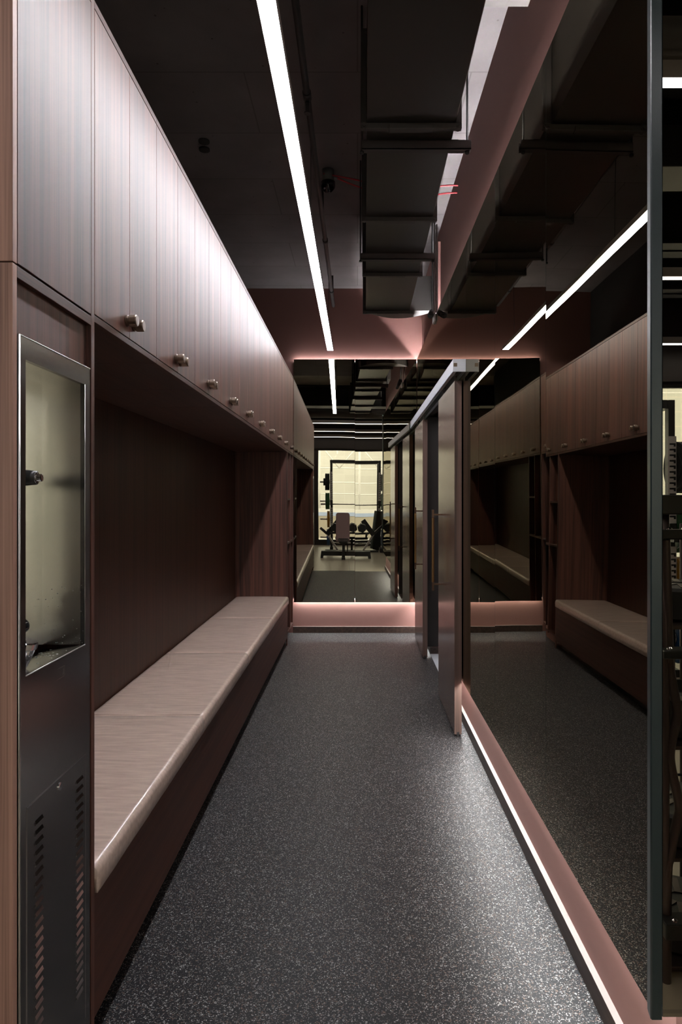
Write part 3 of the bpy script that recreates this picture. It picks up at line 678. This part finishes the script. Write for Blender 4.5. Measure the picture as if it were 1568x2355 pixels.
def hanger(y, label):
    t = thing('duct_hanger', (0.27, y, 3.05), label, 'bracket', 'duct hangers')
    zs = 3.098
    b = B(); x0, x1 = 0.02, 0.525
    bx(b, x0, x1, y - 0.02, y + 0.02, zs - 0.032, zs - 0.028); bx(b, x0, x1, y - 0.02, y - 0.016, zs - 0.032, zs + 0.010); bx(b, x0, x1, y + 0.016, y + 0.02, zs - 0.032, zs + 0.010)
    bx(b, x0 + 0.01, x1 - 0.06, y - 0.02, y + 0.02, zs + 0.008, 3.1095)
    obj('channel', b, 'strut', t)
    for x in (x1 - 0.016, x0 + 0.0):
        b = B(); cyl(b, (x, y, zs - 0.04), (x, y, ZC), 0.005, seg=10); cyl(b, (x, y, zs - 0.044), (x, y, zs - 0.033), 0.010, seg=6); obj('rod', b, 'black', t)
hanger(3.17, 'nearer steel strut and rods holding the air duct')
hanger(4.62, 'farther steel strut and rods holding the air duct')
t = thing('sprinkler_pipe', (-0.262, 4.5, 3.55), 'thin painted sprinkler pipe beside the linear lamp', 'pipe')
b = B(); cyl(b, (-0.262, 1.0, 3.55), (-0.262, YW, 3.55), 0.017); obj('pipe', b, 'pipe', t)
for y in (3.55, 5.55, 6.9):
    b = B(); cyl(b, (-0.262, y - 0.03, 3.55), (-0.262, y + 0.03, 3.55), 0.022); obj('coupling', b, 'pipe', t)
for y in (2.4, 5.0, 7.0):
    b = B(); bx(b, -0.277, -0.247, y - 0.012, y + 0.012, 3.565, ZC); obj('bracket', b, 'pipe', t)
b = B(); cyl(b, (-0.262, 3.57, 3.535), (-0.262, 3.57, 3.47), 0.010); cyl(b, (-0.262, 3.57, 3.47), (-0.262, 3.57, 3.465), 0.018); obj('sprinkler_head', b, 'pipe', t)
t = thing('security_camera', (-0.205, 4.75, ZC), 'small dark dome camera under the ceiling beside the lamp', 'camera')
b = B(); cyl(b, (-0.205, 4.75, 3.655), (-0.205, 4.75, ZC), 0.042); cyl(b, (-0.165, 4.75, 3.685), (-0.14, 4.75, 3.685), 0.008); obj('mount', b, 'grey_plastic', t)
b = B(); lathe(b, (-0.205, 4.75, 3.655), (0, 0, -1), [(0, 0.05), (0.03, 0.050), (0.045, 0.044), (0.065, 0.026), (0.072, 0.0)]); d = obj('dome', b, 'glass_dark', t, 0, 1, True)
b = B(); cyl(b, (-0.222, 4.72, 3.60), (-0.230, 4.705, 3.592), 0.006); obj('lens', b, 'chrome', d)
def cable(label, pts):
    b = B(); tube(b, smooth_path(pts), 0.006, 8); tag(obj('red_cable', b, 'red'), label, 'cable')
cable('upper red cable passing from the dome camera over the duct into the right wall', [(-0.235, 4.72, 3.70), (0.0, 4.74, 3.665), (0.3, 4.76, 3.60), (0.6, 4.76, 3.635), (0.705, 4.757, 3.635)])
cable('lower red cable plugged into the dome camera and the right wall', [(-0.142, 4.75, 3.684), (0.0, 4.77, 3.635), (0.3, 4.80, 3.56), (0.6, 4.80, 3.598), (0.705, 4.80, 3.605)])
for i, (x, y, lab) in enumerate(((-0.98, 4.36, 'round ceiling plug nearer the camera, left of the lamp'), (-1.0, 4.46, 'round ceiling plug farther from the camera, left of the lamp'))):
    b = B(); cyl(b, (x, y, ZC - 0.012), (x, y, ZC), 0.035); tag(obj('ceiling_plug', b, 'dark_paint'), lab, 'plug')
# small clamp light on the mirror top with its leads
t = thing('clamp_light', (0.64, 5.6, ZM1), 'small clamp light on the top edge of the right mirror', 'lamp')
b = B(); bx(b, 0.625, 0.66, 5.57, 5.70, ZM1 + 0.0005, ZM1 + 0.012); bx(b, 0.625, 0.638, 5.57, 5.70, ZM1 - 0.05, ZM1 + 0.012); obj('clamp', b, 'steel_white', t, 0.001)
b = B(); cyl(b, (0.585, 5.48, 2.925), (0.615, 5.66, 3.0), 0.024); cyl(b, (0.565, 5.46, 2.93), (0.60, 5.47, 2.93), 0.006); obj('lamp_head', b, 'black', t)
for k, (x, y) in enumerate(((0.615, 5.6), (0.635, 5.62), (0.66, 5.68))):
    b = B(); tube(b, smooth_path([(x, y, ZM1 + 0.01), (x + 0.002, y + 0.02, 3.2), (x, y + 0.01, ZC)]), 0.0065, 8); obj('lead', b, 'black' if k == 0 else 'brown_dark', t)
b = B(); bx(b, XW - 0.022, XW - 0.0005, 5.75, 7.0, 3.0, 3.62)
struct('trim_3', b, 'pink', 'pink boxed pipe riser on the far end of the right wall', 'casing')
# beams
b = B(); bx(b, 0.49, XW - 0.001, 2.2, 2.8, 3.47, ZC); struct('trim_4', b, 'concrete_plain', 'pale concrete downstand beam at the top right', 'beam')

# ------------------------------------------------------------------ sliding doors and track
TY0 = 4.035
t = thing('door_track', (0.60, 5.6, 2.2), 'white aluminium sliding door track fixed along the right mirror', 'door track')
b = B(); x0, x1 = 0.564, XM - 0.0005; z0, z1 = 2.203, 2.278
bx(b, x0, x0 + 0.004, TY0, YM - 0.05, z0, z1); bx(b, x1 - 0.004, x1, TY0, YM - 0.05, z0, z1); bx(b, x0, x1, TY0, YM - 0.05, z1 - 0.004, z1)
bx(b, x0, x0 + 0.02, TY0, YM - 0.05, z0, z0 + 0.004); bx(b, x1 - 0.022, x1, TY0, YM - 0.05, z0, z0 + 0.004)
obj('rail', b, 'alu', t, 0.0006)
b = B(); bx(b, x0, x1, TY0 - 0.003, TY0, z0, z1); ec = obj('end_cap', b, 'alu', t, 0.0006)
b = B(); bx(b, x0 + 0.003, x0 + 0.024, TY0 - 0.0045, TY0 - 0.003, 2.233, 2.254); obj('square_plug', b, 'bronze', ec)
def sliding_door(name, ya, yb, yh, label):
    t = tag(obj(name, bx(B(), 0.5915, 0.635, ya, yb, 0.016, 2.172), ['wood_door']), label, 'sliding door', kind='structure')
    m = t.modifiers.new('bevel', 'BEVEL'); m.width = 0.001; m.segments = 2
    b = B(); bx(b, 0.5915, 0.635, ya - 0.0012, ya - 0.0002, 0.016, 2.172); obj('edge_band', b, 'door_edge', t)
    b = B(); bx(b, 0.606, 0.620, ya + 0.001, yb - 0.001, 0.0, 0.022); bx(b, 0.606, 0.620, ya - 0.0016, ya + 0.001, 0.016, 0.030); obj('floor_guide', b, 'black', t)
    for y in (ya + 0.12, yb - 0.12):
        b = B(); bx(b, 0.600, 0.626, y - 0.05, y + 0.05, 2.1715, 2.178); cyl(b, (0.613, y, 2.175), (0.613, y, 2.225), 0.006)
        for s in (-0.03, 0.03): cyl(b, (0.598, y + s, 2.232), (0.628, y + s, 2.232), 0.012)
        obj('hanger_roller', b, 'steel_white', t)
    h = thing('handle', (0, 0, 0), None, None); h.parent = t
    bpy.data.objects.remove(h)
    xh = 0.5365
    b = B()
    for z in (0.846, 1.34): bar(b, (xh, yh, z), (0.5915, yh, z), 0.012, 0.012)
    bx(b, xh - 0.0075, xh + 0.0075, yh - 0.0075, yh + 0.0075, 1.318, 1.374); bx(b, xh - 0.0075, xh + 0.0075, yh - 0.0075, yh + 0.0075, 0.80, 0.86)
    hd = obj('handle', b, 'bronze_dark', t, 0.0008)
    b = B(); cyl(b, (xh, yh, 0.86), (xh, yh, 1.318), 0.0095, seg=8)
    for f in b.faces: f.smooth = False
    obj('grip', b, 'brass', hd)
    return t
sliding_door('door_1', 4.164, 4.993, 4.86, 'nearer walnut sliding door with a tall brass pull, in front of the right mirror')
sliding_door('door_2', 6.20, 7.03, 6.34, 'farther walnut sliding door with a tall brass pull, close to the end mirror')
t = thing('ceiling_light', (1.4, 5.9, 2.6), 'square ceiling light in the room behind the sliding doors', 'lamp')
b = B(); bx(b, 1.1, 1.7, 5.4, 6.2, 2.585, 2.6); obj('frame', b, 'steel_white', t)
b = B(); bx(b, 1.12, 1.68, 5.42, 6.18, 2.581, 2.585); obj('panel', b, 'annex_lamp', t)

# ------------------------------------------------------------------ gym behind the camera (seen in the mirrors)
for y, lab in ((0.55, 'gym linear lamp nearest the lockers'), (-1.55, 'gym linear lamp over the middle of the gym'), (-3.45, 'gym linear lamp nearest the window')):
    t = thing('linear_pendant_light', (0.8, y, 2.9), lab + ', hanging crosswise', 'lamp')
    b = B(); bx(b, -4.4, 4.6, y - 0.028, y + 0.028, 2.904, 2.965); obj('housing', b, 'steel_white', t)
    b = B(); bx(b, -4.4, 4.6, y - 0.026, y + 0.026, 2.9, 2.904); obj('diffuser', b, 'gym_lamp', t)
    for x in (-2.0, 0.9, 3.6):
        b = B(); cyl(b, (x, y, 2.965), (x, y, ZC if y > 0 else ZC - 0.07), 0.002, seg=6); obj('suspension_wire', b, 'black', t)
for k, (ya, yb, z, mat, lab) in enumerate(((0.25, -0.22, 3.30, 'black', 'black crosswise steel beam nearest the lockers on the gym ceiling'), (-0.75, -1.25, 3.34, 'black', 'second black crosswise beam on the gym ceiling'),
        (-2.0, -2.3, 3.30, 'black', 'third black crosswise beam on the gym ceiling'), (-2.75, -3.0, 3.2, 'black', 'black crosswise beam nearest the gym window'))):
    b = B(); h = (ya - yb)
    bx(b, XG0, XG1, ya, yb, z, z + 0.02); bx(b, XG0, XG1, ya, yb, ZC - 0.02, ZC - 0.0005); bx(b, XG0, XG1, (ya + yb) / 2 - 0.02, (ya + yb) / 2 + 0.02, z, ZC - 0.001)
    tag(obj('steel_beam', b, mat), lab, 'beam')
for ya, yb, lab in ((-1.3, -1.95, 'ribbed metal deck panel over the middle of the gym'), (-3.05, -3.85, 'ribbed metal deck panel beside the gym window')):
    b = B(); n = 46
    for k in range(n): x = XG0 + 0.05 + (XG1 - XG0 - 0.1) * k / n; bx(b, x, x + 0.10, ya, yb, ZC - 0.07, ZC - 0.001)
    tag(obj('metal_deck', b, 'deck'), lab, 'ceiling deck')
b = B(); bx(b, 0.9, 4.8, -0.62, -0.35, 3.05, 3.25); tag(obj('gym_duct', b, 'duct', None, 0.004), 'flat crosswise duct over the front of the gym', 'duct')
b = B(); cyl(b, (XG0 + 0.002, 0.42, 3.12), (XG1 - 0.002, 0.42, 3.12), 0.09); tag(obj('gym_pipe', b, 'concrete_plain'), 'fat pale crosswise pipe over the gym near the lockers', 'pipe')
b = B(); bx(b, XG0, XG1, YG + 0.001, YG + 0.08, 2.62, 3.45); struct('trim_5', b, 'brown_dark', 'dark brown bulkhead over the gym windows', 'bulkhead')

# power racks
RX0, RX1, RYF, RYB = -0.403, 0.816, -2.72, -3.42
def power_rack(label):
    t = thing('power_rack', ((RX0 + RX1) / 2, (RYF + RYB) / 2, 0), label, 'power rack', 'power racks by the gym window')
    w = 0.033
    for x in (RX0, RX1):
        for y in (RYF, RYB):
            b = B(); bx(b, x - w + 0.006, x + w - 0.006, y - w, y + w, 0.06, 2.27); u = obj('upright', b, 'black', t, 0.003)
            if y == RYF:
                b = B(); s = 1 if x < 0.2 else -1
                for za, zb_ in ((1.25, 1.97), (0.62, 1.06)):
                    bx(b, x - w - 0.001, x + w + 0.001, y + w, y + w + 0.003, za, zb_)
                    bx(b, x - s * w, x - s * (w + 0.003), y - w, y + w + 0.003, za, zb_)
                    z = za + 0.05
                    while z < zb_ - 0.05:
                        bx(b, x - 0.02, x + 0.03, y + w + 0.003, y + w + 0.0045, z, z + 0.014, 1); bx(b, x + 0.014, x + 0.03, y + w + 0.003, y + w + 0.0045, z - 0.014, z, 1)
                        z += 0.046
                obj('slot_plate', b, ['steel_white', 'black'], u)
        b = B(); bx(b, x - 0.04, x + 0.04, RYB - 0.1, RYF + 0.1, 0.0, 0.06); obj('foot', b, 'black', t, 0.004)
        for z in (0.25, 2.235):
            b = B(); bx(b, x - w, x + w, RYB + w, RYF - w, z - 0.03, z + 0.03); obj('side_beam', b, 'black', t, 0.002)
    b = B(); bx(b, RX0 + w, RX1 - w, RYF - 0.035, RYF + 0.035, 2.20, 2.27); obj('top_beam', b, 'black', t, 0.003)
    b = B(); bx(b, RX0 + w, RX1 - w, RYB - 0.03, RYB + 0.03, 2.205, 2.265); obj('rear_beam', b, 'black', t, 0.003)
    b = B(); cyl(b, (RX0 + 0.04, RYB, 0.10), (RX1 - 0.04, RYB, 0.10), 0.02); obj('base_bar', b, 'chrome', t)
    for s, x in ((-1, RX0), (1, RX1)):
        for z in (0.30, 0.76, 1.22, 1.714):
            b = B(); cyl(b, (x + s * w, RYF - 0.02, z), (x + s * (w + 0.25), RYF - 0.02, z), 0.02); cyl(b, (x + s * w, RYF - 0.02, z), (x + s * (w + 0.008), RYF - 0.02, z), 0.05); obj('plate_peg', b, 'chrome', t)
        b = B(); yj = RYF + w
        bx(b, x - 0.03, x + 0.03, yj + 0.004, yj + 0.10, 1.10, 1.13); bx(b, x - 0.03, x + 0.03, yj + 0.085, yj + 0.10, 1.13, 1.19); bx(b, x - 0.03, x + 0.03, yj + 0.0035, yj + 0.018, 1.10, 1.24); obj('bar_hook', b, 'black', t)
    return t
rk = power_rack('black power rack with white slotted uprights, left one by the gym window')
RD = 1.772
dup(rk, (RD, 0, 0), 'black power rack with white slotted uprights, right one by the gym window')
def plate(name, col, x, y, z, r, w, label, group):
    t = thing(name, (x, y, z - r), label, 'weight plate', group)
    b = B(); lathe(b, (x - w / 2, y, z), (1, 0, 0), [(0, 0.05), (0, r * 0.55), (0.004, r * 0.6), (0.004, r * 0.82), (0, r * 0.86), (0, r - 0.008), (0.008, r), (w - 0.008, r), (w, r - 0.008), (w, r * 0.86), (w - 0.004, r * 0.82), (w - 0.004, r * 0.6), (w, r * 0.55), (w, 0.05)], 32); obj('disc', b, col, t)
    b = B(); lathe(b, (x - w / 2 - 0.001, y, z), (1, 0, 0), [(0, 0.0285), (0, 0.05), (w + 0.002, 0.05), (w + 0.002, 0.0285)], 24); obj('hub', b, 'chrome', t)
    return t
for rack, dx_ in (('left', 0.0), ('right', RD)):
    for s, xb_, side in ((-1, RX0 - 0.033 - 0.012, 'left'), (1, RX1 + 0.033 + 0.012, 'right')):
        for col, z, r, w, n in (('black_rubber', 1.714, 0.215, 0.034, 3), ('green', 1.22, 0.215, 0.032, 3), ('yellow', 0.76, 0.212, 0.030, 2), ('blue', 0.30, 0.208, 0.036, 2)):
            cn = {'black_rubber': 'black'}.get(col, col)
            lab = 'large %s weight plate on the %s side of the %s power rack' % (cn, side, rack)
            for k in range(n):
                plate('weight_plate', col, dx_ + xb_ + s * (w / 2 + k * (w + 0.003)), RYF - 0.02, z, r, w, lab, '%s plates on the %s of the %s rack' % (cn, side, rack))
        plate('weight_plate', 'black_rubber', dx_ + xb_ + s * (3 * 0.037 + 0.022), RYF - 0.02, 1.714, 0.095, 0.04, 'small thick black weight plate on the %s side of the %s power rack' % (side, rack), None)
def barbell(dx_, label):
    y = RYF + 0.033 + 0.05; z = 1.145; c = (RX0 + RX1) / 2 + dx_
    t = thing('barbell', (c, y, z), label, 'barbell')
    b = B(); cyl(b, (c - 0.655, y, z), (c + 0.655, y, z), 0.014); obj('shaft', b, 'chrome', t)
    for s in (-1, 1):
        b = B(); cyl(b, (c + s * 0.655, y, z), (c + s * 0.875, y, z), 0.025); cyl(b, (c + s * 0.655, y, z), (c + s * 0.675, y, z), 0.035); obj('sleeve', b, 'chrome', t)
barbell(0, 'chrome barbell resting across the left power rack'); barbell(RD, 'chrome barbell resting across the right power rack')

# weight bench
t = thing('weight_bench', (-0.13, -0.5, 0), 'inclined weight bench with a mauve back pad on a wide black base', 'weight bench')
b = B(); poly_prism(b, [(-0.62, 0.03), (-0.56, 0.03), (-0.55, 0.05), (0.43, 0.05), (0.44, 0.03), (0.50, 0.03), (0.485, 0.155), (-0.605, 0.155)], 'y', -0.50, -0.68); bx(b, -0.62, -0.56, -0.70, -0.48, 0, 0.03); bx(b, 0.44, 0.50, -0.70, -0.48, 0, 0.03); obj('base', b, 'black', t, 0.006)
b = B(); bar(b, (-0.11, -0.17, 0.04), (-0.11, -0.62, 0.12), 0.07, 0.06); bx(b, -0.15, -0.07, -0.2, -0.12, 0, 0.05); bx(b, -0.14, -0.08, -0.20, -0.14, 0.05, 0.34); obj('post', b, 'black', t, 0.004)
b = B(); cyl(b, (-0.11, -0.165, 0.08), (-0.11, -0.165, 0.26), 0.022); obj('piston', b, 'chrome', t)
b = B(); poly_prism(b, [(-0.23, 0), (0.0, 0), (-0.03, 0.30), (-0.06, 0.34), (-0.17, 0.34), (-0.20, 0.30)], 'z', -0.03, 0.03); bmesh.ops.transform(b, matrix=Matrix.Translation((0, -0.46, 0.42)) @ Matrix.Rotation(-0.12, 4, 'X'), verts=b.verts); obj('seat_pad', b, 'black_rubber', t, 0.012)
b = B(); pw = 0.155; ol = []
for k in range(9):
    a = math.pi / 2 * k / 8; ol.append((pw - 0.05 + 0.05 * math.cos(a), 0.62 + 0.06 * math.sin(a)))
for k in range(9):
    a = math.pi / 2 + math.pi / 2 * k / 8; ol.append((-pw + 0.05 + 0.05 * math.cos(a), 0.62 + 0.06 * math.sin(a)))
ol += [(-pw, 0.03), (-pw + 0.03, 0), (pw - 0.03, 0), (pw, 0.03)]
poly_prism(b, ol, 'y', -0.035, 0.035); bmesh.ops.transform(b, matrix=Matrix.Translation((-0.125, -0.50, 0.36)) @ Matrix.Rotation(0.38, 4, 'X'), verts=b.verts); bk = obj('back_pad', b, 'mauve', t, 0.012, 3)
b = B(); bar(b, (-0.11, -0.52, 0.12), (-0.11, -0.62, 0.55), 0.05, 0.05); bar(b, (-0.02, -0.3, 0.35), (-0.02, -0.55, 0.14), 0.025, 0.025); bar(b, (-0.02, -0.3, 0.35), (-0.11, -0.3, 0.35), 0.025, 0.025); bar(b, (-0.11, -0.17, 0.34), (-0.11, -0.5, 0.40), 0.05, 0.05); obj('frame', b, 'black', t, 0.002)

# dumbbell stand with V-shaped arms
t = thing('dumbbell_stand', (0.15, -1.75, 0), 'low black dumbbell stand with V-shaped arms behind the weight bench', 'dumbbell stand')
YS = -1.75
for vx, ax, bx_ in ((-0.50, -0.66, -0.20), (0.62, 0.95, 0.36)):
    b = B(); bar(b, (vx, YS, 0.46), (ax, YS, 0.60 if vx < 0 else 0.76), 0.07, 0.06); bar(b, (vx, YS, 0.44), (bx_, YS, 0.80), 0.10, 0.12); obj('arm', b, 'black', t, 0.004)
    b = B(); bar(b, (vx, YS, 0.46), (vx + (0.28 if vx < 0 else -0.28), YS + 0.05, 0.03), 0.05, 0.04); obj('leg', b, 'steel_white', t, 0.003)
b = B(); bx(b, -0.30, 0.48, YS - 0.03, YS + 0.03, 0.33, 0.39); obj('cross_rail', b, 'black', t, 0.003)
b = B(); bx(b, -0.55, 0.75, YS - 0.28, YS - 0.22, 0.0, 0.05); bx(b, -0.4, -0.34, YS - 0.25, YS + 0.1, 0, 0.04); bx(b, 0.48, 0.54, YS - 0.25, YS + 0.1, 0, 0.04); bar(b, (0.1, YS - 0.25, 0.03), (0.1, YS, 0.35), 0.05, 0.05); obj('base', b, 'black', t, 0.003)
YD = YS + 0.26
for yy in (YD - 0.135, YD + 0.135):
    b = B(); bx(b, -0.42, 0.50, yy - 0.03, yy + 0.03, 0.485, 0.514); bx(b, -0.40, -0.36, YS + 0.06, yy + 0.03, 0.455, 0.485); bx(b, 0.42, 0.46, YS + 0.06, yy + 0.03, 0.455, 0.485); obj('saddle_rail', b, 'black', t, 0.003)
b = B(); bx(b, -0.40, -0.36, YS - 0.03, YS + 0.06, 0.39, 0.485); bx(b, 0.42, 0.46, YS - 0.03, YS + 0.06, 0.39, 0.485); obj('saddle_bracket', b, 'black', t)
def dumbbell(x, z, label):
    z = 0.63
    t = thing('dumbbell', (x, YD, z), label, 'dumbbell')
    b = B(); cyl(b, (x, YD - 0.07, z), (x, YD + 0.07, z), 0.016); obj('handle', b, 'chrome', t)
    for s in (-1, 1):
        b = B(); cyl(b, (x, YD + s * 0.07, z), (x, YD + s * 0.20, z), 0.115, 0.105, 6); obj('head', b, 'black_rubber', t, 0.008)
    return t
dumbbell(-0.30, 0.66, 'black dumbbell by the left arm of the V-armed stand'); dumbbell(-0.12, 0.60, 'black dumbbell behind the mauve back pad on the V-armed stand'); dumbbell(0.11, 0.62, 'black dumbbell in the middle of the V-armed stand'); dumbbell(0.33, 0.66, 'black dumbbell at the right of the V-armed stand')
t = thing('padded_board', (0.80, -2.35, 0), 'grey green padded board leaning beside the left power rack', 'padded board')
b = B(); bar(b, (0.66, -2.3, 0.05), (0.78, -2.45, 0.98), 0.05, 0.30); obj('pad', b, 'grey_green', t, 0.01)
b = B(); bar(b, (0.70, -2.28, 0.03), (0.82, -2.44, 0.98), 0.02, 0.24); obj('backing', b, 'black', t)
t = thing('cable_column', (0.92, -2.1, 0), 'black cable machine column on a flat base beside the power rack', 'gym machine')
b = B(); bx(b, 0.78, 1.1, -2.3, -1.9, 0, 0.10); obj('base', b, 'black', t, 0.01)
b = B(); bx(b, 0.84, 0.93, -2.15, -2.06, 0.10, 0.98); obj('column', b, 'black', t, 0.006)
b = B(); bx(b, 0.82, 0.97, -2.18, -2.02, 0.78, 1.0); obj('pulley_housing', b, 'black', t, 0.01)
b = B(); bar(b, (0.885, -2.05, 0.86), (1.05, -1.98, 0.86), 0.04, 0.05); obj('arm', b, 'black', t, 0.003)

# machine close to the gym-side mirror: steel rack with bent tubes, drums and bolted straps
t = thing('storage_rack', (1.4, 0.75, 0), 'tall dark steel storage rack with bent tube legs close to the gym-side mirror', 'storage rack')
YK = 0.88; sY = 2.932 - YK
def mp(px, py, y=YK):
    s = 2.932 - y; return ((px - PX) / F * s, y, 1.45 - (py - PY) / F * s)
b = B(); tube(b, smooth_path([mp(1530, 1238), mp(1533, 1345), mp(1537, 1480), mp(1541, 1545), mp(1556, 1628), mp(1554, 1660), mp(1541, 1722), mp(1543, 1765), mp(1561, 1850), mp(1557, 1888), mp(1541, 1965), mp(1533, 2060), mp(1533, 2590)], 8), 0.014, 14); obj('bent_leg', b, 'brown_tube', t)
b = B(); tube(b, [mp(1530, 1180), mp(1531, 1500), mp(1530, 2000), mp(1533, 2620)], 0.011, 12); obj('straight_leg', b, 'brown_tube', t)
b = B(); tube(b, smooth_path([(1.93, YK, 1.36), (1.95, YK, 1.0), (1.93, YK, 0.5), (1.93, YK, 0.0)]), 0.014, 14); obj('bent_leg', b, 'brown_tube', t)
b = B(); tube(b, [(1.2, 0.42, 0.0), (1.2, 0.42, 1.36)], 0.014, 12); tube(b, [(1.93, 0.42, 0.0), (1.93, 0.42, 1.36)], 0.014, 12); obj('rear_leg', b, 'brown_tube', t)
def band(p0, p1, name, mat, depth=0.40):
    a = mp(1523, p0); c = mp(1523, p1)
    b = B(); bx(b, 0.90, 1.95, YK - depth, YK + 0.02, c[2], a[2]); return obj(name, b, mat, t, 0.006)
def strap(p0, p1, name, mat, d=0.03):
    a = mp(1523, p0); c = mp(1523, p1)
    b = B(); bx(b, 0.90, 1.95, YK - 0.01, YK + d, c[2], a[2]); s = obj(name, b, mat, t, 0.004)
    return s, a[2]
s, z = strap(1138, 1183, 'front_rail', 'black')
s, z = strap(1217, 1240, 'front_rail', 'black')
for x in (0.93, 0.975): b = B(); lathe(b, (x, YK + 0.015, z), (0, 0, 1), [(0, 0.009), (0.004, 0.008), (0.007, 0.004), (0.0072, 0)]); obj('bolt', b, 'chrome', s)
s, z = strap(1488, 1508, 'front_rail', 'black', 0.05)
for x in (0.925, 0.98): b = B(); lathe(b, (x, YK + 0.03, z), (0, 0, 1), [(0, 0.009), (0.004, 0.008), (0.007, 0.004), (0.0072, 0)]); obj('bolt', b, 'chrome', s)
s, z = strap(2100, 2135, 'front_rail', 'black', 0.06)
for x in (0.935, 0.99): b = B(); lathe(b, (x, YK + 0.04, z), (0, 0, 1), [(0, 0.009), (0.004, 0.008), (0.007, 0.004), (0.0072, 0)]); obj('bolt', b, 'chrome', s)
for p0, p1 in ((1563, 1592), (1612, 1668), (1780, 1786)): strap(p0, p1, 'cross_rail', 'black', 0.0)
def shelf_(z):
    b = B(); bx(b, 0.92, 1.95, 0.42, YK - 0.02, z - 0.012, z); obj('shelf', b, 'brown_tube', t, 0.002)
for z in (1.066, 0.70, 0.36, 0.03): shelf_(z)
for i, (x, z, lab) in enumerate(((1.06, 1.066, 'top shelf'), (1.06, 0.70, 'second shelf'), (1.06, 0.36, 'third shelf'), (1.06, 0.03, 'bottom shelf'))):
    u = thing('drum_weight', (x, 0.68, z), 'black drum shaped weight at the mirror end of the storage rack, %s' % lab, 'weight')
    b = B(); lathe(b, (x, 0.68, z + 0.0005), (0, 0, 1), [(0, 0.13), (0.01, 0.15), (0.095, 0.15), (0.105, 0.142), (0.105, 0.0)]); obj('body', b, 'black_rubber', u)
    b = B()
    for k in range(10): a = k * math.pi / 5; bar(b, (x + 0.03 * math.cos(a), 0.68 + 0.03 * math.sin(a), z + 0.107), (x + 0.12 * math.cos(a), 0.68 + 0.12 * math.sin(a), z + 0.107), 0.02, 0.003)
    obj('top_pattern', b, 'brown_tube', u)

# ------------------------------------------------------------------ outside the gym window
b = B(); bx(b, -20, 24, -30, YG - 0.12, -0.3, -0.1); tag(obj('street', b, 'street'), 'pale street outside the gym window', 'street', kind='structure')
b = B(); bx(b, -16, 3.2, -13.2, -12.8, -0.1, 7.5); tag(obj('facade', b, 'facade'), 'pale building facade across the street', 'building', kind='structure')
b = B(); bx(b, 3.3, 16, -8.6, -8.2, -0.1, 9); tag(obj('block_wall', b, 'blocks'), 'pale concrete block wall outside the right gym window', 'wall', kind='structure')
t = thing('hoarding', (0.5, -8, -0.1), 'low beige hoarding with a white and blue band outside the gym', 'hoarding')
b = B(); bx(b, -6, 3.2, -8.05, -8.0, -0.1, 0.62); obj('panel', b, 'beige', t)
b = B(); bx(b, -6, 3.2, -8.05, -7.99, 0.62, 0.74); obj('blue_band', b, 'blue_board', t)
b = B(); bx(b, -6, 3.2, -8.05, -7.99, 0.74, 0.86); obj('white_band', b, 'white_board', t)
t = thing('scaffold', (0.5, -9.6, -0.1), 'white scaffold truss in front of the facade', 'scaffold')
b = B()
for x in (-2.4, -0.9, 0.5, 1.9, 3.1): cyl(b, (x, -9.6, -0.1), (x, -9.6, 4.2), 0.04, seg=8)
obj('standard', b, 'scaffold', t)
b = B()
for z in (1.35, 1.75, 2.25, 3.1): cyl(b, (-4, -9.6, z), (3.2, -9.6, z), 0.02 if z < 3 else 0.06, seg=8)
obj('ledger', b, 'scaffold', t)
b = B()
for x in (-2.4, -0.9, 0.5, 1.9): cyl(b, (x, -9.6, 3.1), (x + 0.7, -9.6, 2.25), 0.025, seg=8); cyl(b, (x + 0.7, -9.6, 2.25), (x + 1.4, -9.6, 3.1), 0.025, seg=8)
obj('brace', b, 'scaffold', t)
